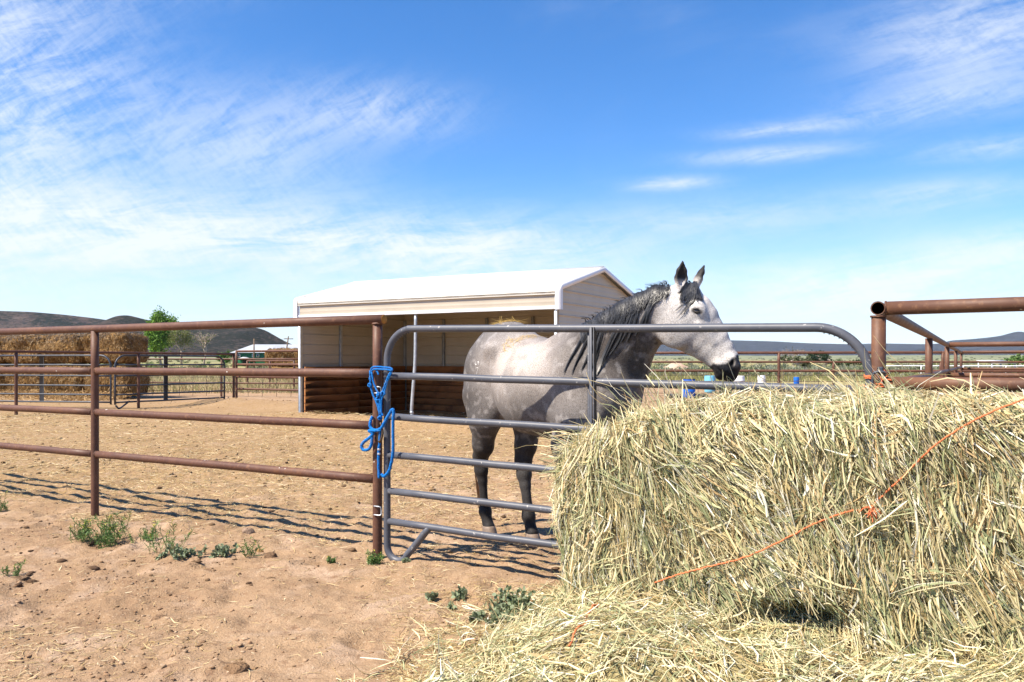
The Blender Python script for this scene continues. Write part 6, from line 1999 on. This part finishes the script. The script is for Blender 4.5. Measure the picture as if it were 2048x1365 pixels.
# straw lying about
def litter(name, label, n, xr, dr, seed, dense, ln=(0.02, 0.10), w=(0.0012, 0.0028)):
    rg = np.random.default_rng(seed)
    d = dr[0] * (dr[1] / dr[0]) ** rg.random(n); x_ = (rg.uniform(*xr, n) - CXP) / FPX * d
    kp = rg.random(n) < dense(x_, d); x_, d = x_[kp], d[kp]; n = len(d)
    a = rg.uniform(0, 6.28, n)
    D = nrm(np.stack([np.cos(a), np.sin(a), rg.normal(0.03, 0.12, n)], 1))
    s = 0.6 + d / 12
    P = np.stack([x_, d, gh(x_, d) + rg.uniform(0.002, 0.008, n) * s], 1)
    V, Q, c = strand_set(P, D, np.tile((0, 0, 1.0), (n, 1)) + rg.normal(0, 0.1, (n, 3)), rg.uniform(*ln, n) * s, rg.uniform(*w, n) * s, pick(np.array([(0.66, 0.52, 0.28), (0.56, 0.42, 0.20), (0.50, 0.36, 0.16), (0.74, 0.62, 0.40)]), np.array([.3, .3, .2, .2]), n, rg), 0.15, 3, rg, 0.2)
    tag(obj(name, V, [Q], STRAW, None, c, smooth=False), label, 'straw', kind='stuff')
def pen_dense(x, y):
    q = x * V_[0] + y * V_[1] + (fbm2(x * 0.9, y * 0.9, 3, 5) - 0.5) * 1.2; p = x * U[0] + y * U[1] + (fbm2(x * 0.5, y * 0.5, 2, 9) - 0.5) * 4
    return sstep(4.0, 4.6, q) * (0.10 + 0.9 * sstep(-2.0, -5.0, p)) * (0.35 + 0.65 * sstep(0.35, 0.6, fbm2(x * 2.4, y * 2.4, 3, 15)))
litter('pen_straw', 'yellow straw trodden into the pen behind the fence', 52000, (-120, 1150), (4.6, 20), 61, pen_dense)
litter('yard_straw', 'thin scattered straw on the bare ground before the fence', 9000, (-120, 1150), (2.9, 7.2), 62, lambda x, y: 0.12 + 0.88 * sstep(0.56, 0.72, fbm2(x * 1.1 + 3, y * 1.1, 3, 25)))
litter('edge_straw', 'straw and chaff on the dirt along the edge of the spilled hay', 3400, (780, 1150), (3.0, 4.7), 63, lambda x, y: sstep(-0.75, -0.1, mound_h(x, y)[1]), (0.03, 0.14))

# ------------------------------------------------------------------ weeds
def weed(label, px, py, kind, size, n, seed, name='weed', spread=0.6):
    rg = np.random.default_rng(seed)
    d = FPX * EYE / (py - HZ); c = np.array([(px - CXP) / FPX * d, d, 0.0]); c[2] = float(gh(c[0], c[1])) - 0.005
    t = thing(name, label, 'weed', c)
    SV_, SQ, LV, LQ, LC, o1, o2 = [], [], [], [], [], 0, 0
    for i in range(n):
        b = c + np.array([rg.normal(0, size * spread * 0.45), rg.normal(0, size * spread * 0.4), 0]); b[2] = float(gh(b[0], b[1])) - 0.004
        h = size * rg.uniform(0.45, 1.0)
        tip = b + np.array([rg.normal(0, 0.35), rg.normal(0, 0.35), 1.0]) * h
        P = spline([b, (b + tip) / 2 + rg.normal(0, 0.06, 3) * h, tip], 4)
        v, q = stems(P[None], np.full((1, len(P)), 0.0013 + 0.004 * (kind == 'leafy') * 0.4), np.array([[0.3, -1, 0.2]])); SV_.append(v); SQ.append(q + o1); o1 += len(v)
        m = int(26 if kind == 'feathery' else 13)
        tt = rg.uniform(0.08, 1.0, m); pos = np.stack([np.interp(tt, np.linspace(0, 1, len(P)), P[:, j]) for j in range(3)], 1)
        D = nrm(rg.normal(0, 1, (m, 3)) + (0, 0, 0.45))
        if kind == 'feathery':
            ll = rg.uniform(0.12, 0.32, m) * h * (1.15 - 0.6 * tt) + 0.008; ww = np.array([0.0010, 0.0022, 0.0006])
            pp = np.stack([pos, pos + D * ll[:, None] * 0.5, pos + D * ll[:, None] - (0, 0, 0.0)], 1); W = np.tile(ww, (m, 1))
            col = np.array([(0.115, 0.20, 0.055)]) * rg.uniform(0.7, 1.35, (m, 1))
            fl_ = rg.random(m) < (0.10 * (tt > 0.75)); col[fl_] = (0.60, 0.55, 0.06)
        else:
            ll = rg.uniform(0.012, 0.026, m); pp = np.stack([pos, pos + D * ll[:, None] * 0.5, pos + D * ll[:, None]], 1)
            W = np.stack([ll * 0.16, ll * 0.48, ll * 0.14], 1); col = np.array([(0.235, 0.28, 0.165)]) * rg.uniform(0.75, 1.3, (m, 1))
        v, q = ribbons(pp, W, nrm(rg.normal(0, 1, (m, 3)) + (0, -0.8, 0.8))); LV.append(v); LQ.append(q + o2); LC.append(np.repeat(col, 6, 0)); o2 += len(v)
    obj('stems', np.concatenate(SV_), [np.concatenate(SQ)], LEAF, t, np.tile((0.13, 0.19, 0.07), (o1, 1)))
    obj('leaves', np.concatenate(LV), [np.concatenate(LQ)], LEAF, t, np.concatenate(LC), smooth=False)
    return t
weed('feathery green weed with yellow flowers at the foot of the left post', 212, 1090, 'feathery', 0.21, 34, 1)
weed('feathery green weed at the left end of the weed row', 168, 1088, 'feathery', 0.17, 20, 2)
weed('short feathery weed in the middle of the weed row', 292, 1088, 'feathery', 0.10, 14, 3)
weed('tall thin weed with tiny yellow flowers, right of the post weeds', 326, 1104, 'feathery', 0.22, 12, 4)
weed('broad low clump of grey-green leaves below the tall thin weed', 372, 1115, 'leafy', 0.06, 18, 5, spread=2.0)
weed('clump of dark green leaves at the right end of the weed row', 448, 1112, 'leafy', 0.075, 16, 6, spread=1.3)
weed('wispy last weed of the row, beside the dark lump', 500, 1113, 'feathery', 0.13, 8, 7)
weed('single small leafy sprout below the weed row', 326, 1120, 'leafy', 0.04, 4, 8)
weed('tuft of feathery green at the foot of the gate post', 748, 1128, 'feathery', 0.085, 26, 9)
weed('tiny sprout between the weed row and the gate post', 664, 1131, 'feathery', 0.05, 10, 10)
weed('large grey-green leafy plant against the spilled hay', 1030, 1225, 'leafy', 0.11, 34, 11, spread=1.3)
weed('low end of grey-green leaves under the spilled hay edge', 1000, 1250, 'leafy', 0.08, 16, 12, spread=1.2)
weed('small grey-green plant left of the large leafy one', 917, 1196, 'leafy', 0.055, 8, 13)
weed('tiny grey-green seedling beside the brown clod', 866, 1198, 'leafy', 0.04, 6, 14)
weed('tiny grey-green seedling below the small plant', 905, 1214, 'leafy', 0.035, 5, 15)
weed('grey-green seedling near the hay edge, lowest of the small ones', 952, 1240, 'leafy', 0.055, 8, 16)
weed('faint feathery weed at the left edge by the straw', 6, 1020, 'feathery', 0.16, 10, 17)
weed('small feathery weed at the left edge of the bare ground', 22, 1150, 'feathery', 0.08, 8, 18)
weed('tiny sprout beside the foot loop of the gate', 812, 1128, 'leafy', 0.03, 4, 19)

# ------------------------------------------------------------------ the air
HB = 15000.0
m = MB().box((0, 2000, 190), (HB, 0, 0), (0, HB, 0), (0, 0, 330))
hz = m.build('haze', None, None, smooth=False)
hz['kind'] = 'stuff'; hz['label'] = 'thin blue haze over the whole valley'; hz['category'] = 'haze'
hm = bpy.data.materials.new('haze_air'); hm.use_nodes = True
t_ = hm.node_tree
for n in list(t_.nodes): t_.nodes.remove(n)
o_ = t_.nodes.new('ShaderNodeOutputMaterial'); v_ = t_.nodes.new('ShaderNodeVolumePrincipled')
v_.inputs['Color'].default_value = (0.80, 0.88, 1.0, 1); v_.inputs['Density'].default_value = 3.2e-5
v_.inputs['Anisotropy'].default_value = 0.0
t_.links.new(v_.outputs[0], o_.inputs['Volume'])
hz.data.materials.append(hm)
